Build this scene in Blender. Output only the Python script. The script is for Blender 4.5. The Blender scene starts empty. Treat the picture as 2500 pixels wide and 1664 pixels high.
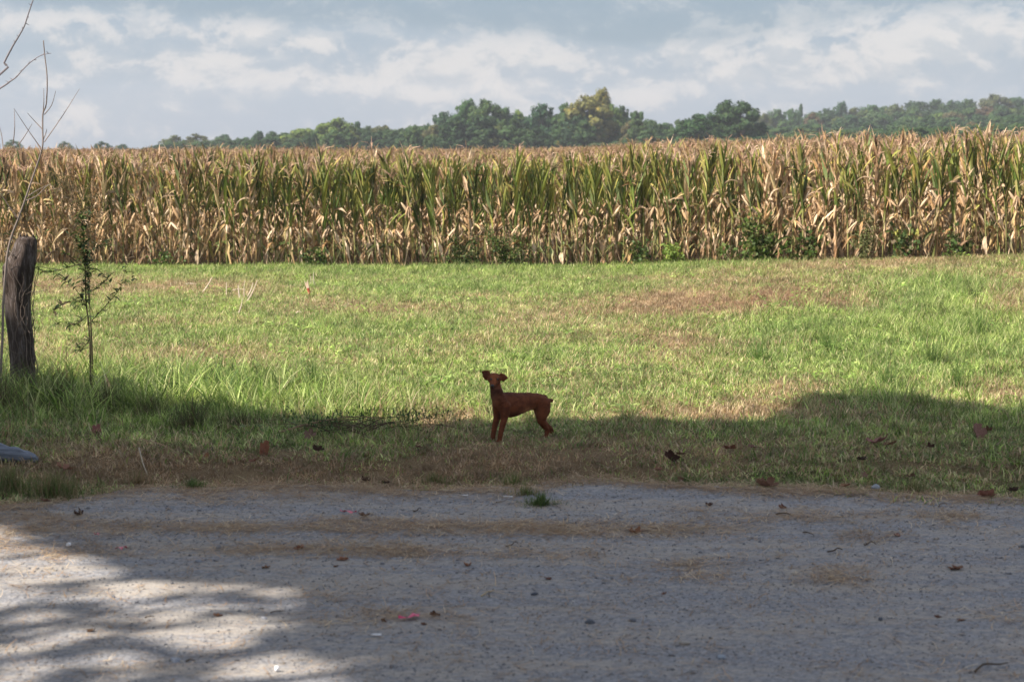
import bpy, bmesh, math, random
import numpy as np
from mathutils import Vector, Matrix, noise as mnoise

# ------------------------------------------------------------------ camera, sky, sun
S = bpy.context.scene
COL = S.collection
FPX, HOR, CAMH = 4861.0, 362.0, 2.2          # focal length in photo pixels, horizon row, eye height
PITCH = math.atan((832 - HOR) / FPX)
cam_d = bpy.data.cameras.new('camera'); cam = bpy.data.objects.new('camera', cam_d); COL.objects.link(cam)
cam.location = (0, 0, CAMH); cam.rotation_euler = (math.pi / 2 - PITCH, 0, 0)
cam_d.sensor_width = 36; cam_d.lens = FPX / 2500 * 36; cam_d.clip_start = 0.1; cam_d.clip_end = 5000
cam_d.dof.use_dof = True; cam_d.dof.focus_distance = 19.0; cam_d.dof.aperture_fstop = 4.0
S.camera = cam
S.view_settings.view_transform = 'Standard'; S.view_settings.look = 'None'
S.view_settings.gamma = 1; EXPO = 1.05; S.view_settings.exposure = EXPO

SUN_EL, SUN_AZ = math.radians(46), math.radians(243)      # azimuth clockwise from +Y: behind the camera and to the left
L = Vector((math.sin(SUN_AZ) * math.cos(SUN_EL), math.cos(SUN_AZ) * math.cos(SUN_EL), math.sin(SUN_EL)))
sun_d = bpy.data.lights.new('sun', 'SUN'); sun = bpy.data.objects.new('sun', sun_d); COL.objects.link(sun)
sun_d.energy = 5.0; sun_d.angle = math.radians(0.6); sun_d.color = (1.0, 0.90, 0.78)
sun.rotation_euler = L.to_track_quat('Z', 'Y').to_euler()

def make_world():
    w = bpy.data.worlds.new('World'); S.world = w; w.use_nodes = True
    nt = w.node_tree; nt.nodes.clear(); N = nt.nodes.new; K = nt.links.new
    out = N('ShaderNodeOutputWorld'); bg = N('ShaderNodeBackground'); bg.inputs['Strength'].default_value = 0.1
    sky = N('ShaderNodeTexSky'); sky.sky_type = 'NISHITA'; sky.sun_disc = False
    sky.sun_elevation = SUN_EL; sky.sun_rotation = SUN_AZ; sky.dust_density = 1.5
    tc = N('ShaderNodeTexCoord'); sep = N('ShaderNodeSeparateXYZ'); K(tc.outputs['Generated'], sep.inputs[0])
    def m(op, a, b=None, c=None, clamp=False):
        n = N('ShaderNodeMath'); n.operation = op; n.use_clamp = clamp
        for i, v in enumerate((a, b, c)):
            if v is None: continue
            if isinstance(v, (int, float)): n.inputs[i].default_value = v
            else: K(v, n.inputs[i])
        return n.outputs[0]
    def sstep(v, a, b):
        n = N('ShaderNodeMapRange'); n.interpolation_type = 'SMOOTHSTEP'; K(v, n.inputs[0])
        n.inputs[1].default_value = a; n.inputs[2].default_value = b; return n.outputs[0]
    def noise(scale, zmul, detail, off=0.0, dist=0.0, rough=0.55, dz=0.0):
        mp = N('ShaderNodeMapping'); K(tc.outputs['Generated'], mp.inputs[0])
        mp.inputs['Scale'].default_value = (1, 1, zmul); mp.inputs['Location'].default_value = (off, off * .7, off * .3 + dz)
        n = N('ShaderNodeTexNoise'); K(mp.outputs[0], n.inputs['Vector']); n.inputs['Scale'].default_value = scale
        n.inputs['Detail'].default_value = detail; n.inputs['Roughness'].default_value = rough; n.inputs['Distortion'].default_value = dist
        return n.outputs['Fac']
    X, Z = sep.outputs[0], sep.outputs[2]
    front = m('GREATER_THAN', sep.outputs[1], 0.0)
    def blob(px, py, rx, ry, amp, tilt=0.0):
        u, v = (px - 1250) / FPX, (HOR - py) / FPX
        du = m('SUBTRACT', X, u); dv = m('SUBTRACT', Z, v)
        if tilt: dv = m('SUBTRACT', dv, m('MULTIPLY', du, tilt))
        a = m('POWER', m('DIVIDE', du, rx / FPX), 2.0); b = m('POWER', m('DIVIDE', dv, ry / FPX), 2.0)
        e = m('EXPONENT', m('MULTIPLY', m('ADD', a, b), -0.7))
        return m('MULTIPLY', e, amp)
    n1 = noise(30, 1.7, 9, 0.3, 0.35, .6); n2 = noise(11, 3.0, 6, 1.7, 0.2); n3 = noise(85, 1.4, 6, 3.1, .5, .66)
    f = m('ADD', m('MULTIPLY', m('SUBTRACT', n1, 0.5), 1.9), m('MULTIPLY', m('SUBTRACT', n3, 0.5), 0.85))
    acc = None
    for b in [(372, 72, 34, 34, .5), (640, 90, 110, 36, .5), (760, 100, 120, 34, .45), (930, 75, 80, 26, .5), (830, 205, 190, 44, .38),
              (1165, 130, 60, 62, .5), (1330, 120, 120, 52, .58), (1190, 222, 170, 36, .5), (1470, 150, 130, 30, .3),
              (1720, 120, 110, 46, .5, .35), (1905, 95, 55, 62, .62, .8), (1850, 185, 120, 44, .5), (2290, 105, 200, 60, .55),
              (2120, 150, 150, 36, .4), (1560, 232, 260, 26, .3), (225, 262, 60, 24, .3), (60, 60, 260, 40, .3), (430, 160, 260, 40, .3), (1000, 165, 260, 40, .3), (1600, 190, 200, 40, .3), (2000, 60, 120, 40, .35), (850, 130, 300, 50, .2),
              (570, 262, 26, 26, .35), (560, 60, 60, 26, .3), (2440, 170, 120, 60, .2)]:
        v = blob(*b); acc = v if acc is None else m('MAXIMUM', acc, v)
    acc = m('MULTIPLY', acc, front)
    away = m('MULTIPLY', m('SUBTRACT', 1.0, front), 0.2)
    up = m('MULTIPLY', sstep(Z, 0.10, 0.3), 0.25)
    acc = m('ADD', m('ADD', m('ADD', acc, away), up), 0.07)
    bright = m('ADD', m('MULTIPLY', sstep(m('ADD', f, acc), -0.08, 0.6), 0.65), m('MULTIPLY', sstep(m('ADD', f, acc), 0.18, 0.36), 0.35))
    # darker, bluer band of cloud along the top of the picture
    band = m('ADD', m('ADD', blob(800, 12, 800, 50, 1.1, -.03), blob(1640, 55, 240, 62, .95)), blob(2050, 5, 500, 36, .8))
    band = m('MULTIPLY', m('ADD', band, 0.0), front)
    bandm = sstep(m('ADD', band, m('MULTIPLY', m('SUBTRACT', n2, 0.5), 0.9)), 0.1, 0.75); bright = m('MULTIPLY', bright, m('SUBTRACT', 1.0, m('MULTIPLY', bandm, 0.55)))
    E = 2 ** -EXPO * 10     # radiance is given below as seen in the picture, before exposure and the strength of 0.1
    def rgb(c):
        n = N('ShaderNodeRGB'); n.outputs[0].default_value = (c[0] * E, c[1] * E, c[2] * E, 1); return n.outputs[0]
    def mix(f_, a, b):
        n = N('ShaderNodeMix'); n.data_type = 'RGBA'
        if isinstance(f_, (int, float)): n.inputs[0].default_value = f_
        else: K(f_, n.inputs[0])
        K(a, n.inputs[6]); K(b, n.inputs[7]); return n.outputs[2]
    haze_low = mix(sstep(Z, 0.0, 0.06), rgb((.41, .475, .585)), rgb((.32, .41, .53)))
    base = mix(sstep(n2, .35, .7), haze_low, rgb((.42, .48, .58)))
    base = mix(bandm, base, rgb((.25, .34, .445)))
    n1b = noise(30, 1.7, 9, 0.3, 0.35, .6, .014); top = sstep(m('SUBTRACT', n1, n1b), -0.075, 0.075)  # cloud tops brightened as if sunlit, put into the sky colour
    c = mix(bright, base, mix(top, rgb((.52, .55, .615)), rgb((.73, .70, .71))))
    core = sstep(m('ADD', f, acc), 0.5, 1.0)
    c = mix(m('MULTIPLY', core, 0.3), c, rgb((.86, .80, .77)))
    c = mix(sstep(Z, .12, .45), c, mix(sstep(n1, .4, .6), rgb((.46, .55, .72)), rgb((.74, .74, .77))))     # brighter unseen cloud higher up, added to lift the light in the shade
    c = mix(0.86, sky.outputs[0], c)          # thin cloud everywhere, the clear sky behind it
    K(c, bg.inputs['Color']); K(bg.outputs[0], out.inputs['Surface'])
make_world()

# ------------------------------------------------------------------ helpers
rng = np.random.default_rng(7); R = random.Random(11)
def sm(a, b, v):
    t = np.clip((v - a) / (b - a), 0, 1); return t * t * (3 - 2 * t)
def H(x, y):
    """height of the ground"""
    x = np.asarray(x, float); y = np.asarray(y, float)
    h = 0.36 * sm(0, 9, x) * sm(19, 32, y)
    h = h + 0.62 * sm(12, 38, x) * sm(45, 125, y)
    h = h + 11 * sm(60, 260, x) * sm(330, 700, y) + 4 * sm(0, 200, x) * sm(500, 900, y)
    h = h + 0.08 * sm(12.8, 13.9, y) + 0.012 * np.sin(x * 1.7 + y * .6) * sm(14, 18, y)
    return h
def dirpx(px, py):
    v = Vector(((px - 1250) / FPX, 0, 0)); a = (832 - py) / FPX
    d = Vector((v.x, math.cos(PITCH) + a * math.sin(PITCH), -math.sin(PITCH) + a * math.cos(PITCH))); return d
def at(px, py):
    """the spot on the ground the photograph shows at a pixel"""
    d = dirpx(px, py); z = 0.0
    for _ in range(12):
        t = (z - CAMH) / d.z; x, y = d.x * t, d.y * t; z = float(H(x, y))
    return Vector((x, y, z))
def aty(px, py, Y):
    d = dirpx(px, py); t = Y / d.y; return Vector((d.x * t, Y, CAMH + d.z * t))
def topx(x, y, z=0.0):
    cy, sy = math.cos(PITCH), math.sin(PITCH)
    zz = z - CAMH; dep = y * cy - zz * sy; up = y * sy + zz * cy
    return 1250 + FPX * x / dep, 832 - FPX * up / dep

class MB:
    def __init__(s): s.v = []; s.f = []; s.c = []; s.n = 0
    def add(s, v, f, c=(1, 1, 1)):
        v = np.asarray(v, float).reshape(-1, 3); k = len(v)
        s.v.append(v); s.f.extend([tuple(i + s.n for i in q) for q in f])
        c = np.asarray(c, float); s.c.append(np.tile(c, (k, 1)) if c.ndim == 1 else c); s.n += k
    def tube(s, pts, rad, n=6, c=(1, 1, 1), cap=True):
        pts = [Vector(p) for p in pts]; rad = [rad] * len(pts) if isinstance(rad, (int, float)) else rad
        vs = []; up = Vector((0.13, 0.31, 0.94)); prev = None
        for i, p in enumerate(pts):
            t = (pts[min(i + 1, len(pts) - 1)] - pts[max(i - 1, 0)]).normalized()
            a = t.cross(up) if prev is None else (prev - t * prev.dot(t))
            if a.length < 1e-5: a = t.cross(Vector((1, 0, 0)))
            a.normalize(); prev = a; b = t.cross(a)
            for k in range(n):
                q = 2 * math.pi * k / n; vs.append(p + (a * math.cos(q) + b * math.sin(q)) * rad[i])
        fs = [(i * n + k, i * n + (k + 1) % n, (i + 1) * n + (k + 1) % n, (i + 1) * n + k) for i in range(len(pts) - 1) for k in range(n)]
        if cap: fs += [tuple(range(n))[::-1], tuple((len(pts) - 1) * n + k for k in range(n))]
        s.add([tuple(v) for v in vs], fs, c)
    def mesh(s, name, mat, smooth=False):
        me = bpy.data.meshes.new(name)
        if s.n:
            me.from_pydata(np.concatenate(s.v).tolist(), [], s.f)
            a = me.color_attributes.new('Col', 'FLOAT_COLOR', 'POINT')
            c = np.concatenate(s.c); a.data.foreach_set('color', np.hstack([c, np.ones((len(c), 1))]).astype(np.float32).ravel())
        me.materials.append(mat)
        if smooth: me.polygons.foreach_set('use_smooth', [True] * len(me.polygons))
        me.update(); return me
    def build(s, name, mat, parent=None, smooth=False):
        return obj(name, s.mesh(name, mat, smooth), parent)
def obj(name, me, parent=None, link=True):
    o = bpy.data.objects.new(name, me)
    if link: COL.objects.link(o)
    if parent is not None: o.parent = parent
    return o
def tag(o, label=None, cat=None, group=None, kind=None):
    if label: o['label'] = label
    if cat: o['category'] = cat
    if group: o['group'] = group
    if kind: o['kind'] = kind
    return o
def empty(name, loc, rz=0, label=None, cat=None, group=None):
    o = bpy.data.objects.new(name, None); COL.objects.link(o); o.location = loc; o.rotation_euler = (0, 0, rz)
    o.empty_display_size = .2
    return tag(o, label, cat, group)
def quads(P, U, V, C):
    """many leaf quads at once: centres, half-axes, colours -> verts, faces, colours"""
    v = np.stack([P - U - V, P + U - V, P + U + V, P - U + V], 1).reshape(-1, 3)
    n = len(P); f = np.arange(n * 4).reshape(n, 4).tolist(); return v, f, np.repeat(C, 4, 0)
def rnd_dirs(n):
    d = rng.normal(size=(n, 3)); return d / np.linalg.norm(d, axis=1, keepdims=True)

# ------------------------------------------------------------------ materials
class Mat:
    def __init__(s, name, rough=0.9, spec=0.2):
        s.m = bpy.data.materials.new(name); s.m.use_nodes = True; s.nt = s.m.node_tree
        s.b = s.nt.nodes['Principled BSDF']; s.out = s.nt.nodes['Material Output']
        s.b.inputs['Roughness'].default_value = rough; s.b.inputs['Specular IOR Level'].default_value = spec
    def N(s, t, **k):
        n = s.nt.nodes.new(t)
        for a, v in k.items(): setattr(n, a, v)
        return n
    def K(s, a, b): s.nt.links.new(a, b)
    def attr(s, name, typ='GEOMETRY'):
        n = s.N('ShaderNodeAttribute', attribute_name=name); n.attribute_type = typ; return n
    def math(s, op, a, b=None, clamp=False):
        n = s.N('ShaderNodeMath', operation=op); n.use_clamp = clamp
        for i, v in enumerate((a, b)):
            if v is None: continue
            if isinstance(v, (int, float)): n.inputs[i].default_value = v
            else: s.K(v, n.inputs[i])
        return n.outputs[0]
    def step(s, v, a, b, lo=0., hi=1.):
        n = s.N('ShaderNodeMapRange', interpolation_type='SMOOTHSTEP'); s.K(v, n.inputs[0])
        for i, q in enumerate((a, b, lo, hi)): n.inputs[i + 1].default_value = q
        return n.outputs[0]
    def noise(s, scale, detail=4, sc3=(1, 1, 1), space='pos', rough=.55, col=False, off=0):
        if space == 'pos': src = s.N('ShaderNodeNewGeometry').outputs['Position']
        else: src = s.N('ShaderNodeTexCoord').outputs['Object']
        mp = s.N('ShaderNodeMapping'); s.K(src, mp.inputs[0]); mp.inputs['Scale'].default_value = sc3; mp.inputs['Location'].default_value = (off, off, off)
        n = s.N('ShaderNodeTexNoise'); s.K(mp.outputs[0], n.inputs['Vector']); n.inputs['Scale'].default_value = scale
        n.inputs['Detail'].default_value = detail; n.inputs['Roughness'].default_value = rough
        return n.outputs['Color' if col else 'Fac']
    def mix(s, f, a, b, blend='MIX'):
        n = s.N('ShaderNodeMix', data_type='RGBA', blend_type=blend)
        if isinstance(f, (int, float)): n.inputs[0].default_value = f
        else: s.K(f, n.inputs[0])
        for i, v in ((6, a), (7, b)):
            if isinstance(v, tuple): n.inputs[i].default_value = (*v, 1)
            else: s.K(v, n.inputs[i])
        return n.outputs[2]
    def ramp(s, v, stops):
        n = s.N('ShaderNodeValToRGB'); s.K(v, n.inputs[0]); e = n.color_ramp.elements
        while len(e) < len(stops): e.new(.5)
        for q, (p, c) in zip(e, stops): q.position = p; q.color = (*c, 1)
        return n.outputs[0]
    def scale(s, c, f):
        n = s.N('ShaderNodeVectorMath', operation='SCALE'); s.K(c, n.inputs[0])
        if isinstance(f, (int, float)): n.inputs['Scale'].default_value = f
        else: s.K(f, n.inputs['Scale'])
        return n.outputs[0]
    def color(s, c):
        if isinstance(c, tuple): s.b.inputs['Base Color'].default_value = (*c, 1)
        else: s.K(c, s.b.inputs['Base Color'])
        s.c = c; return s
    def bump(s, h, strength=.5, dist=.01):
        n = s.N('ShaderNodeBump'); n.inputs['Strength'].default_value = strength; n.inputs['Distance'].default_value = dist
        s.K(h, n.inputs['Height']); s.K(n.outputs[0], s.b.inputs['Normal']); return s
    def leafy(s, k=.3, gain=1.2):
        """thin leaves let part of the light through"""
        t = s.N('ShaderNodeBsdfTranslucent'); mx = s.N('ShaderNodeMixShader'); mx.inputs[0].default_value = k
        if isinstance(s.c, tuple): t.inputs[0].default_value = (*s.c, 1)
        else: s.K(s.scale(s.c, gain), t.inputs[0])
        s.K(s.b.outputs[0], mx.inputs[1]); s.K(t.outputs[0], mx.inputs[2]); s.K(mx.outputs[0], s.out.inputs['Surface']); return s

def vertex_mat(name, rough=.85, spec=.15, trans=.3, var=.35, bumps=None):
    m = Mat(name, rough, spec); a = m.attr('Col').outputs['Color']
    oi = m.N('ShaderNodeObjectInfo'); v = m.step(oi.outputs['Random'], 0, 1, 1 - var, 1 + var)
    m.color(m.scale(a, v))
    if bumps: m.bump(m.noise(bumps, 4, (1, 1, 1), 'obj'), .6, .01)
    if trans: m.leafy(trans)
    return m.m
M_CORN = vertex_mat('corn_leaf', .55, .25, .08, .28)
M_STALK = vertex_mat('corn_stalk', .6, .3, 0, .2)
M_TWIG = vertex_mat('twig_bark', .9, .1, 0, .1)
M_WEED = vertex_mat('weed_leaf', .6, .3, .3, .15)

def grass_mat():
    m = Mat('grass_blade', .55, .3); rn = m.attr('Col').outputs['Color']
    sep = m.N('ShaderNodeSeparateColor'); m.K(rn, sep.inputs[0])
    r, hue = sep.outputs[0], sep.outputs[1]
    dry = m.attr('dry', 'INSTANCER').outputs['Fac']
    d = m.step(m.math('SUBTRACT', dry, r), -0.06, 0.06)
    big = m.noise(.9, 3)
    green = m.ramp(hue, [(0, (.060, .115, .026)), (.3, (.185, .285, .055)), (.6, (.32, .42, .105)), (.85, (.48, .55, .19)), (1, (.68, .68, .36))])
    green = m.mix(m.step(big, .35, .65, 0, .55), green, m.mix(.5, green, (.10, .19, .075)))
    straw = m.ramp(hue, [(0, (.20, .125, .065)), (.4, (.37, .265, .145)), (.8, (.54, .42, .26)), (1, (.66, .55, .38))])
    pk = m.attr('pink', 'INSTANCER').outputs['Fac']
    straw = m.mix(pk, straw, m.mix(.6, straw, (.24, .13, .085)))
    oi = m.N('ShaderNodeObjectInfo'); clump = m.noise(5.5, 5, (1, .8, 1), rough=.65, off=3)
    lum = m.math('MULTIPLY', m.step(oi.outputs['Random'], 0, 1, .65, 1.3), m.step(clump, .36, .62, .62, 1.2))
    m.color(m.scale(m.mix(d, green, straw), lum)).leafy(.38, 1.3); return m.m
M_GRASS = grass_mat()

def ground_mat():
    m = Mat('soil_and_thatch', 1, .05); d = m.attr('Col').outputs['Color']
    sep = m.N('ShaderNodeSeparateColor'); m.K(d, sep.inputs[0])
    n = m.noise(14, 6, rough=.7); n2 = m.noise(120, 4, (1, .5, 1))
    g = m.ramp(n, [(.3, (.03, .045, .014)), (.6, (.07, .09, .03))]); t = m.ramp(n2, [(.3, (.09, .06, .032)), (.65, (.26, .19, .11))])
    c = m.mix(m.step(m.math('ADD', sep.outputs[0], m.math('MULTIPLY', m.math('SUBTRACT', n2, .5), .8)), .2, .7), g, t)
    soil = m.ramp(n, [(.3, (.035, .025, .017)), (.7, (.09, .065, .04))])
    m.color(m.mix(sep.outputs[1], c, soil)).bump(n2, .8, .02); return m.m
M_GROUND = ground_mat()

def gravel_mat():
    m = Mat('gravel', .95, .15)
    streak = m.noise(1.0, 6, (.45, 3.2, 1), rough=.65); fine = m.noise(95, 5, rough=.75); mid = m.noise(26, 4, (.8, 1.2, 1), rough=.7)
    vo = m.N('ShaderNodeTexVoronoi'); vo.inputs['Scale'].default_value = 62; m.K(m.N('ShaderNodeNewGeometry').outputs['Position'], vo.inputs['Vector'])
    stone = m.ramp(vo.outputs['Color'], [(.0, (.150, .156, .172)), (.5, (.235, .240, .258)), (1, (.35, .35, .36))])
    dust = m.ramp(mid, [(.3, (.268, .246, .224)), (.7, (.385, .36, .33))])
    k = m.step(m.math('ADD', streak, m.math('MULTIPLY', m.math('SUBTRACT', mid, .5), .7)), .40, .62)
    c = m.mix(k, stone, dust)
    st = m.attr('Col').outputs['Color']; sep = m.N('ShaderNodeSeparateColor'); m.K(st, sep.inputs[0])
    litter = m.ramp(fine, [(.3, (.20, .135, .085)), (.7, (.38, .275, .175))])
    c = m.mix(m.step(m.math('ADD', sep.outputs[0], m.math('MULTIPLY', m.math('SUBTRACT', mid, .5), 1.6)), .4, .95, 0, .2), c, litter)
    c = m.mix(m.step(fine, .35, .7, 0, .35), c, m.mix(1, c, (.45, .45, .47), 'MULTIPLY'))
    m.color(c)
    hh = m.math('ADD', m.math('MULTIPLY', fine, .6), m.math('ADD', m.math('MULTIPLY', vo.outputs['Distance'], -.5), m.math('MULTIPLY', mid, .6)))
    m.bump(hh, .55, .010); return m.m
M_GRAVEL = gravel_mat()

def crown_mat(name, ramp):
    m = Mat(name, .7, .2); a = m.attr('Col').outputs['Color']; oi = m.N('ShaderNodeObjectInfo')
    c = m.mix(1, oi.outputs['Color'], a, 'MULTIPLY'); m.color(c).leafy(.25, 1.3); return m.m
M_CROWN = crown_mat('tree_leaves', None)
def inst_crown():
    m = Mat('far_tree_leaves', .7, .2); a = m.attr('Col').outputs['Color']; t = m.attr('tint', 'INSTANCER').outputs['Fac']
    c = m.mix(1, a, m.ramp(t, [(0, (.024, .054, .022)), (.25, (.038, .082, .030)), (.45, (.060, .112, .036)), (.6, (.044, .086, .038)), (.8, (.095, .140, .038)), (1, (.105, .098, .045))]), 'MULTIPLY')
    m.color(c).leafy(.25, 1.3); return m.m
M_FARCROWN = inst_crown()
def bark_mat(name, a, b):
    m = Mat(name, .95, .1); n = m.noise(9, 6, (6, 6, 1), 'obj', .7); n2 = m.noise(3, 3, (1, 1, 1), 'obj')
    m.color(m.mix(m.step(n2, .3, .7, 0, .5), m.ramp(n, [(.3, a), (.7, b)]), (.16, .15, .14))).bump(n, .9, .03); return m.m
M_BARK = bark_mat('bark', (.07, .05, .035), (.20, .155, .115))

def flat(name, col, rough=.8, spec=.2, var=.3, sc=60):
    m = Mat(name, rough, spec); n = m.noise(sc, 4, (1, 1, 1), 'obj')
    c = m.mix(m.step(n, .3, .7), tuple(v * (1 - var) for v in col), tuple(min(.9, v * (1 + var)) for v in col)); m.color(c).bump(n, .4, .004); return m.m

# ------------------------------------------------------------------ scattering of stuff
def scatter(name, protos, P, rot, scl, idx, label, attrs=None):
    col = bpy.data.collections.new(name + ' kinds')
    for i, me in enumerate(protos):
        o = obj('%s kind %02d' % (name, i), me, link=False); col.objects.link(o)
    me = bpy.data.meshes.new(name); me.vertices.add(len(P)); me.vertices.foreach_set('co', np.asarray(P, np.float32).ravel())
    def A(n, t, d, key='value'):
        a = me.attributes.new(n, t, 'POINT'); a.data.foreach_set(key, np.asarray(d).ravel())
    scl = np.asarray(scl, np.float32)
    if scl.ndim == 1: scl = np.repeat(scl[:, None], 3, 1)
    A('rot', 'FLOAT_VECTOR', np.asarray(rot, np.float32), 'vector'); A('scl', 'FLOAT_VECTOR', scl, 'vector'); A('idx', 'INT', np.asarray(idx, np.int32))
    for k, v in (attrs or {}).items(): A(k, 'FLOAT', np.asarray(v, np.float32))
    o = obj(name, me); ng = bpy.data.node_groups.new(name, 'GeometryNodeTree')
    ng.interface.new_socket('Geometry', in_out='INPUT', socket_type='NodeSocketGeometry'); ng.interface.new_socket('Geometry', in_out='OUTPUT', socket_type='NodeSocketGeometry')
    gi, go = ng.nodes.new('NodeGroupInput'), ng.nodes.new('NodeGroupOutput')
    ci = ng.nodes.new('GeometryNodeCollectionInfo'); ci.inputs['Collection'].default_value = col; ci.inputs['Separate Children'].default_value = True; ci.inputs['Reset Children'].default_value = True
    ip = ng.nodes.new('GeometryNodeInstanceOnPoints'); ip.inputs['Pick Instance'].default_value = True
    def na(n, t):
        q = ng.nodes.new('GeometryNodeInputNamedAttribute'); q.data_type = t; q.inputs['Name'].default_value = n; return q.outputs['Attribute']
    er = ng.nodes.new('FunctionNodeEulerToRotation'); ng.links.new(na('rot', 'FLOAT_VECTOR'), er.inputs[0])
    ng.links.new(gi.outputs[0], ip.inputs['Points']); ng.links.new(ci.outputs[0], ip.inputs['Instance'])
    ng.links.new(na('idx', 'INT'), ip.inputs['Instance Index']); ng.links.new(er.outputs[0], ip.inputs['Rotation']); ng.links.new(na('scl', 'FLOAT_VECTOR'), ip.inputs['Scale'])
    ng.links.new(ip.outputs[0], go.inputs[0])
    md = o.modifiers.new('scatter', 'NODES'); md.node_group = ng
    return tag(o, label, None, None, 'stuff')

# ------------------------------------------------------------------ ground and road
def ell(px, py, lst):
    o = np.zeros_like(px)
    for cx, cy, rx, ry, a in lst: o = o + a * np.exp(-(((px - cx) / rx) ** 2 + ((py - cy) / ry) ** 2))
    return o
DRY = [(180, 712, 260, 26, .75), (560, 715, 160, 22, .5), (820, 762, 200, 16, .5), (1050, 775, 220, 14, .3), (1830, 762, 260, 32, 1.0), (1560, 760, 150, 22, .6), (2130, 695, 300, 18, .85),
       (1700, 705, 200, 16, .35), (520, 880, 190, 24, .55), (1640, 860, 110, 50, .5), (120, 900, 170, 50, .55), (1060, 1045, 95, 34, .9), (900, 985, 60, 20, .2),
       (1780, 1030, 300, 20, .85), (1950, 985, 120, 30, .5), (1350, 800, 160, 30, .35), (2470, 785, 70, 28, .8), (2460, 985, 60, 28, .8), (2440, 735, 120, 22, .5), (1200, 850, 160, 30, .25), (1500, 820, 90, 20, .3), (2080, 780, 90, 22, .5),
       (1700, 1120, 900, 44, .46), (800, 1165, 700, 34, .68), (150, 1130, 260, 50, .45), (1250, 745, 130, 20, .3), (850, 910, 50, 14, .4), (1420, 985, 60, 30, .3)]
GRN = [(1250, 668, 2500, 17, .6), (2230, 850, 260, 90, .45), (1150, 720, 300, 25, .3), (600, 1010, 420, 40, .5), (1250, 950, 250, 60, .15), (1950, 820, 120, 40, .4), (2320, 765, 120, 30, .4), (900, 820, 300, 40, .2), (2150, 985, 150, 25, .4), (300, 1000, 400, 50, .4)]
def row_y(x, k): return 35.7 - 3.5 * sm(0, 10, x) + .76 * k
def vnoise(x, y, s, seed=0.):
    r = np.random.default_rng(int(seed * 100) + 5); out = 0
    for k in range(7):
        a = r.uniform(0, 6.28); f = s * r.uniform(.6, 1.9); out = out + np.sin((x * math.cos(a) + y * math.sin(a)) * f + r.uniform(0, 6.28) + 1.3 * np.sin(x * f * .43 + r.uniform(0, 6)))
    return out / 7
def dryness(x, y):
    px, py = topx(x, y); return np.clip(.27 + ell(px, py, DRY) - ell(px, py, GRN) + .34 * vnoise(x, y, 2.2, 1) + .26 * vnoise(x, y, 6, 2), .04, .97)
def pinkness(x, y):
    px, py = topx(x, y); return np.clip(ell(px, py, [(1900, 760, 300, 30, 1.), (800, 1165, 900, 40, .7), (1700, 1110, 1000, 45, .6), (1650, 860, 110, 50, .4)]), 0, 1)
EDGE = np.array([(-900, 1265), (0, 1243), (150, 1232), (300, 1200), (420, 1190), (520, 1196), (650, 1190), (850, 1190), (950, 1200), (1050, 1206), (1200, 1196), (1270, 1200), (1340, 1180), (1450, 1178), (1600, 1188), (1800, 1196), (2000, 1200), (2250, 1216), (2400, 1214), (2500, 1222), (3400, 1235)])
ex = []; ey = []
for a, b in EDGE:
    d = dirpx(a, b); t = -CAMH / d.z; ex.append(d.x * t); ey.append(d.y * t)
def edge_y(x): return np.interp(x, ex, ey) + .05 * vnoise(x, x * 0, 9, 4) + .03 * vnoise(x, x * 0, 25, 5)

def grid(xs, ys, hf, cf, name, mat):
    X, Y = np.meshgrid(xs, ys); Z = hf(X, Y); nx = len(xs)
    v = np.stack([X, Y, Z], -1).reshape(-1, 3)
    i = (np.arange(len(ys) - 1)[:, None] * nx + np.arange(nx - 1)[None]).ravel()
    f = np.stack([i, i + 1, i + nx + 1, i + nx], 1)
    me = bpy.data.meshes.new(name); me.vertices.add(len(v)); me.vertices.foreach_set('co', v.astype(np.float32).ravel())
    me.loops.add(f.size); me.loops.foreach_set('vertex_index', f.astype(np.int32).ravel()); me.polygons.add(len(f))
    me.polygons.foreach_set('loop_start', np.arange(0, f.size, 4, dtype=np.int32)); me.polygons.foreach_set('loop_total', np.full(len(f), 4, np.int32))
    me.polygons.foreach_set('use_smooth', np.ones(len(f), bool)); me.update(calc_edges=True)
    a = me.color_attributes.new('Col', 'FLOAT_COLOR', 'POINT'); c = cf(X, Y).reshape(-1, 4); a.data.foreach_set('color', c.astype(np.float32).ravel())
    me.materials.append(mat); return obj(name, me)
gx = np.unique(np.concatenate([-np.geomspace(15, 1000, 30), np.arange(-15, 15.01, .15), np.geomspace(15, 1000, 30)]))
gy = np.unique(np.concatenate([np.linspace(-40, 5, 12), np.arange(5, 44, .15), np.geomspace(44, 1300, 70)]))
def gcol(X, Y):
    Yc = np.clip(Y, 6, None); d = dryness(X, Yc); soil = sm(-.6, .1, Y - row_y(X, 0))
    return np.stack([d, soil, d * 0, d * 0 + 1], -1)
def ground_h(X, Y):
    z = H(X, Y); return z + .012 * vnoise(X, Y, 7, 8) * (Y > 13) - .04 * (1 - sm(12.0, 12.8, Y))
g = grid(gx, gy, ground_h, gcol, 'ground', M_GROUND); tag(g, kind='structure')

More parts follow.
